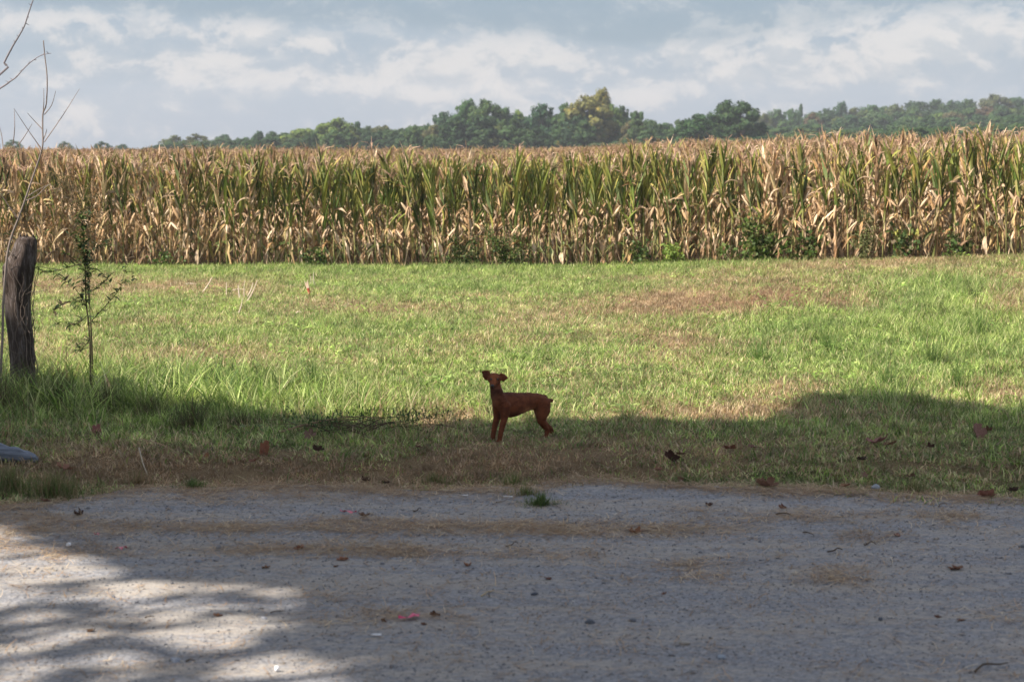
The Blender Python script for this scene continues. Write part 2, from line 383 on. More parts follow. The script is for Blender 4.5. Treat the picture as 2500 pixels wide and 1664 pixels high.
# straw litter lies in bands across the road
STRAW = [(250, 1300, 420, 14, .9), (900, 1290, 420, 16, .95), (1400, 1300, 420, 16, 1.), (1850, 1262, 260, 10, .6), (650, 1345, 420, 16, .8), (1050, 1362, 300, 12, .7), (1950, 1275, 300, 9, .7), (2350, 1265, 160, 16, .7), (2130, 1320, 200, 16, .4),
         (1400, 1358, 160, 8, .6), (1700, 1390, 90, 16, .8), (1750, 1420, 220, 10, .6), (2030, 1418, 70, 16, 1.2), (100, 1270, 200, 14, .9), (60, 1345, 200, 22, .7), (1030, 1515, 130, 16, 1.), (830, 1470, 110, 14, .7), (700, 1225, 500, 10, .3),
         (1330, 1240, 110, 14, .6), (1900, 1215, 500, 10, .5), (560, 1210, 260, 12, .6), (1100, 1440, 60, 14, .5), (2080, 1600, 120, 20, .2), (1680, 1630, 60, 8, .7), (350, 1640, 250, 16, .2), (1550, 1575, 90, 8, .3)]
def strawness(x, y):
    px, py = topx(x, np.clip(y, 5, None)); return np.clip(ell(px, py, STRAW) + .25 * vnoise(x * .4, y * 1.6, 5, 6), 0, 1)
def road_z(X, Y):
    return H(X, Y) + .02 + .010 * vnoise(X * .5, Y * 1.5, 3, 11) + .004 * vnoise(X, Y, 16, 12) + .0025 * vnoise(X, Y, 45, 13)
rx_ = np.unique(np.concatenate([np.linspace(-60, -4.6, 60), np.arange(-4.6, 4.6, .025), np.linspace(4.6, 60, 60)])); tv = np.unique(np.concatenate([np.linspace(-.9, .52, 16), np.linspace(.52, 1, 230)]))
def road_mesh():
    X, T = np.meshgrid(rx_, tv); E_ = edge_y(X); Y = 0 + (E_ + .15) * T
    Z = road_z(X, Y) - .06 * sm(.988, 1, T)
    nx = len(rx_); v = np.stack([X, Y, Z], -1).reshape(-1, 3)
    i = (np.arange(len(tv) - 1)[:, None] * nx + np.arange(nx - 1)[None]).ravel(); f = np.stack([i, i + 1, i + nx + 1, i + nx], 1)
    me = bpy.data.meshes.new('gravel_road'); me.vertices.add(len(v)); me.vertices.foreach_set('co', v.astype(np.float32).ravel())
    me.loops.add(f.size); me.loops.foreach_set('vertex_index', f.astype(np.int32).ravel()); me.polygons.add(len(f))
    me.polygons.foreach_set('loop_start', np.arange(0, f.size, 4, dtype=np.int32)); me.polygons.foreach_set('loop_total', np.full(len(f), 4, np.int32))
    me.polygons.foreach_set('use_smooth', np.ones(len(f), bool)); me.update(calc_edges=True)
    s = strawness(X, Y); s = np.clip(s + .5 * sm(.965, .99, T), 0, 1); c = np.stack([s, s * 0, s * 0, s * 0 + 1], -1).reshape(-1, 4)
    a = me.color_attributes.new('Col', 'FLOAT_COLOR', 'POINT'); a.data.foreach_set('color', c.astype(np.float32).ravel())
    me.materials.append(M_GRAVEL); return tag(obj('gravel_road', me), kind='structure')
road_mesh()

# loose stones of the road
def stone_mesh(i, sub=1, col=(.25, .25, .27)):
    bm = bmesh.new(); bmesh.ops.create_icosphere(bm, subdivisions=sub, radius=1)
    r = random.Random(i); ax = (r.uniform(.8, 1.3), r.uniform(.6, 1.0), r.uniform(.4, .7))
    for v in bm.verts:
        n = mnoise.noise(v.co * 1.1 + Vector((i * 7.3, 1, 2))) * .45 + mnoise.noise(v.co * 2.7 + Vector((i, 5, 2))) * .18; v.co = Vector((v.co.x * ax[0], v.co.y * ax[1], v.co.z * ax[2])) * (1 + n)
    me = bpy.data.meshes.new('stone'); bm.to_mesh(me); bm.free(); return me
def stone_mat():
    m = Mat('loose_stone', .9, .2); oi = m.N('ShaderNodeObjectInfo'); c = m.ramp(oi.outputs['Random'], [(0, (.16, .165, .18)), (.3, (.23, .235, .255)), (.6, (.30, .30, .31)), (.85, (.36, .32, .28)), (1, (.46, .44, .41))])
    m.color(c).bump(m.noise(3, 4, (1, 1, 1), 'obj'), .5, .1); return m.m
M_STONE = stone_mat()
def road_pts(n, y0=7.6, y1=13.2):
    y = np.sqrt(rng.uniform(y0 ** 2, y1 ** 2, n)); x = rng.uniform(-.31, .31, n) * y; k = y < edge_y(x); return x[k], y[k]
pr = []
for i in range(6):
    me = stone_mesh(i); me.materials.append(M_STONE); pr.append(me)
x, y = road_pts(46000); k = rng.random(len(x)) < .55 + .45 * sm(-.2, .5, vnoise(x * .6, y * 2, 3, 21)); x, y = x[k], y[k]; n = len(x)
sz = .0040 * np.exp(rng.normal(0, .42, n)); sz[rng.random(n) < .012] *= 2.0
scatter('loose_gravel', pr, np.stack([x, y, road_z(x, y) + sz * .1], 1), rng.uniform(0, 6.28, (n, 3)) * [.1, .1, 1], sz, rng.integers(0, 6, n), 'small blue grey stones loose on the gravel road')

# straw litter
def straw_proto(seed, n, rad, up, lmin=.04, lmax=.16):
    r = np.random.default_rng(seed); mb = MB()
    for _ in range(n):
        a = r.uniform(0, 6.28); l = r.uniform(lmin, lmax); x0, y0 = r.normal(0, rad, 2); z0 = r.uniform(.001, up); b = a + r.normal(0, .35); tilt = r.normal(0, .12)
        p = [(x0, y0, z0)]
        for k in range(3): p.append((p[-1][0] + math.cos(a + (b - a) * k / 2) * l / 3, p[-1][1] + math.sin(a + (b - a) * k / 2) * l / 3, max(.001, p[-1][2] + tilt * l / 3)))
        c = [(.36, .24, .14), (.50, .37, .23), (.62, .50, .34), (.24, .15, .09), (.44, .29, .17)][r.integers(0, 5)]
        w = r.uniform(.0008, .0018); P = np.array(p); sx, sy = -math.sin(a) * w, math.cos(a) * w
        v = np.concatenate([P + [sx, sy, 0], P - [sx, sy, 0]]); mb.add(v, [(q, q + 1, q + 5, q + 4) for q in range(3)], np.array(c) * r.uniform(.75, 1.1))
    return mb
M_STRAW = vertex_mat('dry_straw', .8, .2, .2, .2)
pr = [straw_proto(i, 26, .09, .012).mesh('straw', M_STRAW) for i in range(6)] + [straw_proto(40 + i, 5, .12, .008).mesh('straw', M_STRAW) for i in range(3)]
x, y = road_pts(17000, 7.6, 13.5); eg = np.exp(-((y - edge_y(x) + .03) / .12) ** 2); s = np.clip(strawness(x, y) ** 1.6 * .5 + eg * 1.2, 0, 1.2); u = rng.random(len(x)); kd = u < s * .75; few = (~kd) & (rng.random(len(x)) < .10)
k = kd | few; typ = np.where(kd, rng.integers(0, 6, len(x)), rng.integers(6, 9, len(x)))[k]; x, y = x[k], y[k]; n = len(x)
scatter('straw_litter', pr, np.stack([x, y, road_z(x, y) + .001], 1), np.stack([np.zeros(n), np.zeros(n), rng.uniform(0, 6.28, n)], 1), np.stack([rng.uniform(1., 1.5, n), rng.uniform(.6, 1, n), rng.uniform(.6, 1.2, n)], 1), typ, 'pale brown straw and cut grass strewn in bands across the gravel road')

# ------------------------------------------------------------------ grass
def blade_patch(seed, n, rad, h0, h1, w, lean, flop=.5):
    r = np.random.default_rng(seed); mb = MB(); seg = 3
    for _ in range(n):
        q = rad * math.sqrt(r.random()); a = r.uniform(0, 6.28); x0, y0 = q * math.cos(a), q * math.sin(a); h = r.uniform(h0, h1); th = r.uniform(0, 6.28); tl = abs(r.normal(0, lean)); dr = r.uniform(.2, 1.) * flop
        ww = w * r.uniform(.6, 1.3); px_, py_ = -math.sin(th + r.normal(0, .8)), math.cos(th + r.normal(0, .8)); pos = np.array([x0, y0, -.005]); L_ = []; ang = tl
        for k in range(seg + 1):
            wd = ww * (1 - (k / seg) ** 1.5) * .5 + .0003; L_.append(pos + [px_ * wd, py_ * wd, 0]); L_.append(pos - [px_ * wd, py_ * wd, 0])
            pos = pos + np.array([math.cos(th) * math.sin(ang), math.sin(th) * math.sin(ang), math.cos(ang)]) * h / seg; ang = min(ang + dr * .9, 2.)
        mb.add(L_, [(2 * k, 2 * k + 1, 2 * k + 3, 2 * k + 2) for k in range(seg)], (r.random(), r.random(), r.random()))
    return mb
def weed_patch(seed, n, rad, size):
    r = np.random.default_rng(seed); mb = MB()
    for _ in range(n):
        a = r.uniform(0, 6.28); q = rad * math.sqrt(r.random()); c = np.array([q * math.cos(a), q * math.sin(a), r.uniform(.02, .08)]); l = size * r.uniform(.6, 1.3); th = r.uniform(0, 6.28); up = r.uniform(-.2, .8)
        u = np.array([math.cos(th) * math.cos(up), math.sin(th) * math.cos(up), math.sin(up)]) * l; v = np.cross(u, [0, 0, 1]); v = v / (np.linalg.norm(v) + 1e-6) * l * .33
        mb.add([c, c + u * .4 + v, c + u, c + u * .4 - v], [(0, 1, 2, 3)], (1.5, r.uniform(.25, .8), 0))
    return mb
gp = [blade_patch(i, 150, .22, .02, .085, .0068, .85, .8).mesh('grass', M_GRASS) for i in range(5)]
gp[3] = blade_patch(3, 100, .2, .04, .13, .0085, 1.0, .9).mesh('grass', M_GRASS)
gp += [blade_patch(20 + i, 150, .22, .02, .06, .005, 1.15).mesh('grass', M_GRASS) for i in range(3)]       # flattened, thatchy
gp += [blade_patch(30 + i, 34, .11, .12, .30, .0085, .62, .55).mesh('grass', M_GRASS) for i in range(4)]   # tall tufts
gp += [weed_patch(50 + i, 26, .14, .045).mesh('grass', M_GRASS) for i in range(3)]                         # broad leaved
def trap(n, y0, y1, k=.30):
    y = np.sqrt(rng.uniform(y0 ** 2, y1 ** 2, n)); return rng.uniform(-k, k, n) * y, y
x, y = trap(16500, 12.2, 36.0, .31); xe = edge_y(x)
keep = (y > xe - .16 + .34 * rng.random(len(x)) ** .6 + .14 * vnoise(x, x * 0, 11, 41)) & (y < row_y(x, 0) - .05); x, y = x[keep], y[keep]; n = len(x)
dr = dryness(x, y); px, py = topx(x, y)
xe_ = edge_y
# the tyre-worn gravel gap left of the dog's verge
gap = np.exp(-(((px - 1075) / 40) ** 2 + ((py - 1130) / 34) ** 2)); k = rng.random(n) > gap * .8; x, y, dr, px, py = x[k], y[k], dr[k], px[k], py[k]; n = len(x)
long_ = ell(px, py, [(300, 985, 420, 50, 1.), (700, 1030, 300, 28, .6), (2280, 830, 260, 90, .65), (1950, 835, 110, 50, .5), (900, 1030, 120, 25, .5), (1250, 668, 2500, 14, .5), (2200, 985, 200, 25, .5), (60, 1000, 200, 60, .5)])
u = rng.random(n); idx = rng.integers(0, 5, n); idx = np.where(u < dr * .85, rng.integers(5, 8, n), idx); u2 = rng.random(n)
sc = (.8 + .5 * rng.random(n)) * (1 + .8 * np.clip(long_, 0, 1)); sc = np.where(y < 14.6, sc * .8, sc); sc = sc * (1 - .6 * np.exp(-(((px - 1285) / 130) ** 2 + ((py - 1080) / 30) ** 2)))
z = np.where(y < xe_(x) + .02, road_z(x, y) - .004, H(x, y) + .012 * vnoise(x, y, 7, 8))
rot = np.stack([np.zeros(n), np.zeros(n), rng.uniform(0, 6.28, n)], 1)
scatter('lawn_grass', gp, np.stack([x, y, z], 1), rot, np.stack([np.ones(n) * 1.1, np.ones(n) * 1.1, sc], 1), idx, 'short mown grass with green and straw coloured patches', {'dry': dr, 'pink': pinkness(x, y)})
# tall tufts and weeds
x, y = trap(15000, 13.3, 35.9, .31); px, py = topx(x, y); dr = dryness(x, y)
long_ = ell(px, py, [(300, 985, 420, 55, 1.2), (650, 1015, 280, 36, .9), (2300, 830, 240, 90, .55), (1950, 835, 110, 50, .6), (950, 1035, 120, 22, .8), (2200, 985, 200, 25, .5), (60, 985, 230, 60, 1.8), (330, 985, 200, 45, 1.2), (560, 975, 260, 34, .7), (1350, 1080, 1200, 12, .12), (2390, 760, 130, 30, .5), (1250, 720, 500, 30, .12)])
long_ += .16 + .16 * sm(0, .6, vnoise(x, y, 1.6, 31)); long_ += .22 * sm(.1, .7, vnoise(x, y, 4.5, 77)); long_ += .75 * np.exp(-((y - edge_y(x) - .45) / .42) ** 2) * (.5 + .5 * vnoise(x, y, 3.5, 91)); long_ *= (sm(14.0, 15.2, y) * .4 + .6) * (1 - np.exp(-(((px - 1265) / 110) ** 2 + ((py - 1085) / 30) ** 2))); k = (rng.random(len(x)) < np.clip(long_, 0, 1) * .62) & (y < row_y(x, 0) - .1)
x, y, dr, px, py, lg = x[k], y[k], dr[k], px[k], py[k], long_[k]; n = len(x)
isw = (rng.random(n) < np.clip(.16 + ell(px, py, [(1350, 960, 350, 60, .35), (700, 930, 200, 60, .2), (250, 960, 200, 30, .2)]), 0, .7)); idx = np.where(isw, rng.integers(12, 15, n), rng.integers(8, 12, n))
sc = np.where(isw, rng.uniform(.8, 1.4, n), rng.uniform(.5, 1., n) * (.7 + .55 * np.clip(lg, 0, 2)) * np.where(y < 14.2, .72, 1.))
scatter('tall_grass', gp, np.stack([x, y, H(x, y)], 1), np.stack([np.zeros(n), np.zeros(n), rng.uniform(0, 6.28, n)], 1), sc, idx, 'longer grass tufts and broad leaved weeds standing above the mown grass', {'dry': np.where(y < 14.2, dr, dr * .5), 'pink': np.where(y < 14.2, .4, 0.)})

# ------------------------------------------------------------------ maize
def leaf(mb, base, az, ln, wd, a0, droop, twist, c0, c1, r, fold=.35, seg=7, p=1.5, crump=0.):
    pos = np.array(base, float); out = np.array([math.cos(az), math.sin(az), 0]); side0 = np.array([-math.sin(az), math.cos(az), 0]); V = []; C = []
    tw0 = r.uniform(0, 6.28); az_d = r.gauss(0, .25)
    for k in range(seg + 1):
        s = k / seg; th = a0 + droop * s ** p; o = out * math.cos(az_d * s) + side0 * math.sin(az_d * s); sd = side0 * math.cos(az_d * s) - out * math.sin(az_d * s)
        t = o * math.sin(th) + np.array([0, 0, 1]) * math.cos(th); nrm = np.cross(t, sd)
        w = wd * .44 * min(1, .5 + s * 2.6) * max(0.03, (1 - s ** 2.2)) * (1 + crump * .35 * math.sin(tw0 + s * 9)); ph = twist * s + crump * .5 * math.sin(tw0 * 2 + s * 7)
        a = sd * math.cos(ph) + nrm * math.sin(ph); b = nrm * math.cos(ph) - sd * math.sin(ph)
        V += [pos + a * w + b * w * fold, pos, pos - a * w + b * w * fold]; c = c0 * (1 - s ** 1.6) + c1 * s ** 1.6; C += [c, c * .93, c]
        pos = pos + t * ln / seg
    F = []
    for k in range(seg): i = 3 * k; F += [(i, i + 1, i + 4, i + 3), (i + 1, i + 2, i + 5, i + 4)]
    mb.add(V, F, np.array(C))
GR = [np.array(c) for c in [(.085, .130, .026), (.060, .100, .022), (.12, .165, .035), (.14, .18, .07), (.19, .22, .05), (.042, .070, .018), (.24, .24, .06)]]
YE = [np.array(c) for c in [(.36, .33, .08), (.44, .34, .10), (.28, .27, .07)]]
TA = [np.array(c) for c in [(.50, .345, .21), (.60, .45, .30), (.40, .26, .145), (.66, .51, .36), (.26, .155, .08), (.45, .28, .13), (.15, .092, .052), (.43, .34, .17), (.34, .22, .125), (.54, .40, .26)]]
def corn_meshes(seed, green, simple=False):
    r = random.Random(seed); ch = lambda l: l[r.randrange(len(l))] * r.uniform(.85, 1.1)
    hs = r.uniform(1.56, 1.76); lx, ly = r.gauss(0, .035), r.gauss(0, .035); az0 = r.uniform(-.5, .5) + (math.pi if r.random() < .5 else 0)
    cur = lambda z: np.array([lx * (z / hs) ** 2, ly * (z / hs) ** 2, z])
    st = MB(); sc_ = np.array((.36, .24, .12)) if green < .6 else np.array((.24, .24, .09))
    pts = [cur(hs * k / 6) for k in range(7)]; st.tube(pts, [.0125, .012, .0115, .0105, .009, .007, .005], 5 if simple else 6, sc_)
    if not simple:
        for k in range(9):       # nodes of the stalk
            z = .12 + k * .19; c = cur(z); st.tube([c - [0, 0, .006], c, c + [0, 0, .006]], [.0125 - .0006 * k, .0155 - .0007 * k, .0125 - .0006 * k], 6, sc_ * .7, cap=False)
    fo = MB(); nl = r.randint(16, 20) if not simple else 13; zs = [.22 + (hs - .30) * ((i + r.uniform(-.2, .2)) / (nl - 1)) for i in range(nl)]
    for i, z in enumerate(zs):
        z = max(.08, z); fr = z / hs; az = az0 + (math.pi if i % 2 else 0) + r.gauss(0, .35); b = cur(z)
        g_p = green * float(sm(.22, .58, fr)) * (1 - .5 * float(sm(.86, 1, fr)))
        if r.random() < g_p:
            c0 = ch(GR); c1 = ch(YE) if r.random() < .5 else (ch(TA) if r.random() < .35 else c0)
            leaf(fo, b, az, min(r.uniform(.42, .68), max(.2, (1.88 - z) * 1.15)), r.uniform(.06, .096), r.uniform(.05, .34), r.uniform(.3, 1.6) if r.random() < .22 else r.uniform(-.05, .28), r.uniform(-1.5, 1.5), c0, c1, r)
        elif fr > .55:
            c0 = ch(YE) if r.random() < .25 * (.4 + green) else ch(TA)
            if r.random() < .78: leaf(fo, b, az, min(r.uniform(.3, .58), max(.2, (2.0 - z) * 1.1)), r.uniform(.05, .09), r.uniform(.03, .35), r.uniform(-.1, .7), r.uniform(-2, 2), c0, ch(TA), r, .6, crump=1.)
            else: leaf(fo, b, az, r.uniform(.25, .5), r.uniform(.045, .08), r.uniform(.2, .5), r.uniform(1.9, 2.9), r.uniform(-2, 2), c0, ch(TA), r, .7, p=.6, crump=1.)
        else:
            c0 = ch(TA) if r.random() < .84 - .16 * green else ch(GR) * 1.4
            if r.random() < .10: leaf(fo, b, az, r.uniform(.3, .6), r.uniform(.05, .085), r.uniform(.5, .9), r.uniform(1.9, 2.4), r.uniform(-2.5, 2.5), c0, ch(TA), r, .8, p=.35, crump=1.)
            elif r.random() < .68: leaf(fo, b, az, r.uniform(.2, .55), r.uniform(.045, .09), r.uniform(2.55, 3.05), r.uniform(-.15, .2), r.uniform(-2, 2), c0, ch(TA), r, .7, crump=1.)
            else: leaf(fo, b, az, r.uniform(.2, .4), r.uniform(.035, .06), r.uniform(.1, .8), r.uniform(-.2, .6), r.uniform(-2, 2), c0, ch(TA), r, .7, crump=1.)
    for _ in range(0 if simple else 7):     # loose sheaths clinging to the stalk
        z = r.uniform(.1, 1.45); leaf(fo, cur(z), r.uniform(0, 6.28), r.uniform(.12, .24), r.uniform(.03, .045), r.uniform(-.1, .25), r.uniform(-.2, .4), r.uniform(-.5, .5), ch(TA), ch(TA), r, .9, 3)
    ears = []
    if not simple or r.random() < .5:
        for _ in range(1 if r.random() < .6 else 2):
            ea = MB(); ears.append(ea); z = r.uniform(.66, 1.05); az = az0 + r.choice((0, math.pi)) + r.gauss(0, .4); tilt = r.choice((r.uniform(.25, .7), r.uniform(2.2, 2.8))); o = np.array([math.cos(az) * math.sin(tilt), math.sin(az) * math.sin(tilt), math.cos(tilt)]); b = cur(z) + np.array([math.cos(az), math.sin(az), 0]) * .015
            l = r.uniform(.2, .27); rr = r.uniform(.022, .029); c = ch(TA[:4]); ea.tube([b + o * l * q for q in (0, .12, .35, .6, .82, 1)], [rr * q for q in (.35, .8, 1, .9, .6, .12)], 7, c)
            for q in range(3): leaf(ea, b, az + r.gauss(0, .8), l * r.uniform(.8, 1.25), .045, tilt + r.gauss(0, .22), r.gauss(.1, .3), r.uniform(-.5, .5), ch(TA), ch(TA), r, .8, 3)
    ta = MB(); b = cur(hs); tc_ = np.array(r.choice([(.40, .26, .18), (.30, .18, .12), (.48, .34, .25)])); top = r.uniform(.16, .38)
    d = np.array([r.gauss(0, .12), r.gauss(0, .12), 1]); ta.tube([b, b + d * top * .5, b + d * top + [r.gauss(0, .03), r.gauss(0, .03), 0]], [.006, .0055, .003], 4, tc_)
    for _ in range(r.randint(4, 8)):
        z0 = r.uniform(.15, .5); a = r.uniform(0, 6.28); sp = r.uniform(.3, .9); l = r.uniform(.12, .22); p0 = b + d * top * z0; p1 = p0 + np.array([math.cos(a) * sp, math.sin(a) * sp, .9]) * l * .5; p2 = p1 + np.array([math.cos(a) * sp * 1.5, math.sin(a) * sp * 1.5, r.uniform(-.3, .6)]) * l * .5
        ta.tube([p0, p1, p2], [.0045, .004, .0028], 3, tc_)
    return st, fo, ears, ta
KINDS = []          # (greenness, meshes)
GREEN = [0, .08, .25, .25, .5, .5, .7, .7, .9, .9, 1., .4]
for i, gq in enumerate(GREEN):
    st, fo, ea, ta = corn_meshes(100 + i, gq)
    KINDS.append([('stalk', st.mesh('stalk', M_STALK, True)), ('foliage', fo.mesh('foliage', M_CORN)), ('tassel', ta.mesh('tassel', M_STALK))] + [('ear', e.mesh('ear', M_CORN, True)) for e in ea])
def green_at(px):
    """how green the field edge is along the photograph's width"""
    return float(np.interp(px, [0, 150, 300, 420, 560, 800, 1000, 1250, 1500, 1700, 1900, 2100, 2300, 2500], [.22, .25, .35, .45, .72, .55, .75, .72, .8, .6, .35, .5, .55, .62]))
def row_y(x, k): return 35.7 - 3.5 * sm(0, 10, x) + .76 * k
def side_word(px): return 'left' if px < 830 else ('middle' if px < 1670 else 'right')
CORN_LABEL = {0: 'fully withered tan corn plant', 1: 'mostly tan corn plant', 2: 'half green corn plant', 3: 'corn plant with green upright leaves'}
xs0 = np.arange(-9.72, 9.73, .165)
spots = [(x_, 0) for x_ in xs0] + [(x_, 1) for x_ in xs0]
spots += [(x_, 2) for x_ in np.linspace(-9.7, 9.7, 300 - len(spots))]; seen = {}
for (x_, k) in spots:
    xx = x_ + R.gauss(0, .035); yy = row_y(xx, k) + R.gauss(0, .05); px = topx(xx, yy)[0]; gq = min(1, max(0, green_at(px) + R.gauss(0, .27)))
    j = min(range(len(GREEN)), key=lambda q: abs(GREEN[q] - min(1, gq * 1.15)) + R.random() * .12); gg = GREEN[j]; c = 0 if gg < .1 else 1 if gg < .35 else 2 if gg < .8 else 3
    rown = ('front row', 'second row', 'third row')[k]; seen[(c, k)] = i_ = seen.get((c, k), 0) + 1
    suf = 'th' if 10 <= i_ % 100 <= 20 else {1: 'st', 2: 'nd', 3: 'rd'}.get(i_ % 10, 'th')
    o = empty('corn_plant', (xx, yy, float(H(xx, yy)) - .01), R.choice((0, math.pi)) + R.gauss(0, .4), '%s, %d%s such from the left in the %s' % (CORN_LABEL[c], i_, suf, rown), 'corn plant', 'corn plants along the edge of the cornfield')
    s = R.uniform(.95, 1.12); o.scale = (1, 1, s * R.uniform(.97, 1.04)); o.rotation_euler.x = R.gauss(0, .035); o.rotation_euler.y = R.gauss(0, .035)
    for nm, me in KINDS[j]: obj(nm, me, o)
# rest of the field: one stuff object
pf = []
for i, gq in enumerate([0, .15, .35, .5, .8, .95]):
    st, fo, ea, ta = corn_meshes(300 + i, gq, True); mb = MB()
    for q in (st, fo, *ea, ta):
        mb.add(np.concatenate(q.v), q.f, np.concatenate(q.c)) if q.n else None
    pf.append(mb.mesh('corn', M_CORN))
P = []; G_ = []; SC = []
k = 0
while True:
    y0 = 35.75 + .76 * k
    if y0 > 300: break
    sp = .165 if k < 26 else (.24 if y0 < 100 else .5)
    half = .275 * y0 + 2; xs = np.arange(-half, half, sp) + rng.normal(0, .04, len(np.arange(-half, half, sp)))
    if k < 3: xs = xs[np.abs(xs) > 9.85]
    ys = row_y(xs, k) if k < 90 else row_y(xs, k); ys = ys + rng.normal(0, .05, len(xs)); P.append(np.stack([xs, ys, H(xs, ys)], 1)); px = topx(xs, ys)[0]
    G_.append(np.clip(np.interp(px, [0, 560, 1300, 1700, 2100, 2500], [.25, .55, .6, .42, .3, .3]) + rng.normal(0, .28, len(xs)) - .15 * (y0 > 60), 0, 1)); SC.append(np.full(len(xs), 1.0))
    k += 1 if y0 < 100 else (2 if y0 < 160 else 4)
P = np.concatenate(P); G_ = np.concatenate(G_); n = len(P)
far = P[:, 1] > 60; sz = rng.uniform(.86, 1.06, n) * np.where(rng.random(n) < .2, rng.uniform(1.0, 1.12, n), 1); scatter('corn_field', pf, P, np.stack([rng.normal(0, .03, n), rng.normal(0, .03, n), rng.choice([0, math.pi], n) + rng.normal(0, .4, n)], 1), sz, np.minimum(5, (G_ * 6).astype(int)), 'dense cornfield reaching back behind the front rows')

# weeds and vines growing in the corn edge
def bush(name, loc, w, d, h, n, cols, label, cat, ls=.045, upright=False, seed=1, stems=8):
    r = np.random.default_rng(seed); o = empty(name, loc, 0, label, cat); st = MB(); tips = []
    for _ in range(stems):
        a = r.uniform(0, 6.28); q = r.uniform(0, .3); b = Vector((math.cos(a) * w * q, math.sin(a) * d * q, 0)); t = Vector((r.normal(0, w * .85), r.normal(0, d * .4), h * r.uniform(.25, 1.15))); mid = (b + t) / 2 + Vector((r.normal(0, .04), r.normal(0, .04), .05)); st.tube([b, mid, t], [.006, .004, .002], 4, (.13, .14, .05)); tips += [(b, mid), (mid, t)]
    st.build('stem', M_WEED, o); fo = MB(); P_ = []
    for _ in range(n):
        a, b = tips[r.integers(0, len(tips))]; p = a.lerp(b, r.random()) + Vector(r.normal(0, .05 if not upright else .04, 3)); P_.append((p.x, p.y, max(.02, p.z)))
    P_ = np.array(P_); U = r.normal(size=(n, 3)); U /= np.linalg.norm(U, axis=1, keepdims=True); W = np.cross(U, r.normal(size=(n, 3))); W /= np.linalg.norm(W, axis=1, keepdims=True); l = ls * r.uniform(.6, 1.3, (n, 1))
    C = np.array(cols)[r.integers(0, len(cols), n)] * r.uniform(.8, 1.2, (n, 1)); v, f, c = quads(P_, U * l * .5, W * l * .36, C)
    fo.add(v, f, c); fo.build('foliage', M_WEED, o); return o
GW = [(.06, .11, .025), (.085, .14, .03), (.045, .08, .022), (.13, .15, .045), (.16, .12, .06)]
for i, (px, py, w, h, n, lab, cols, ls) in enumerate([
    (1130, 652, .55, .55, 1500, 'low feathery green weeds spilling out of the corn, left one of a pair', GW, .03), (1240, 655, .7, .62, 2100, 'wide dark green weeds at the corn base above the dog', GW, .03),
    (1860, 648, .75, .85, 1100, 'broad leaved green vine bush against the corn, largest at right', [(.10, .17, .035), (.15, .21, .05), (.07, .11, .03), (.2, .2, .08)], .06),
    (1960, 646, .4, .5, 500, 'small vine bush right beside the largest green vine bush', GW, .07), (1560, 648, .3, .5, 300, 'thin green weed at corn base right of middle', GW, .05),
    (2110, 640, .22, 1.15, 1000, 'tall wispy grey green weed standing in front of the corn', [(.16, .18, .07), (.22, .21, .10), (.12, .15, .05)], .028),
    (2200, 640, .4, .5, 350, 'dark green weed low in the corn near the right end', GW, .06), (2330, 635, .4, .45, 350, 'low green vine at corn base nearest the right edge', GW, .06),
    (765, 650, .4, .28, 420, 'short bright green weeds at the corn base left of middle', GW, .05), (395, 655, .3, .25, 250, 'little green weed clump at corn base on the left', GW, .045),
    (1640, 650, .3, .4, 280, 'green climbing weed on corn stalks between vine bush and middle', [(.2, .26, .05), (.13, .2, .04)], .05)]):
    c = at(px, py); c.y = float(row_y(c.x, 0)) - .12; c.x = (px - 1250) / FPX * c.y; c.z = float(H(c.x, c.y)); bush('weed_bush', c, w * .6, .25, h, n, cols, lab, 'weed', ls, seed=60 + i, stems=14)

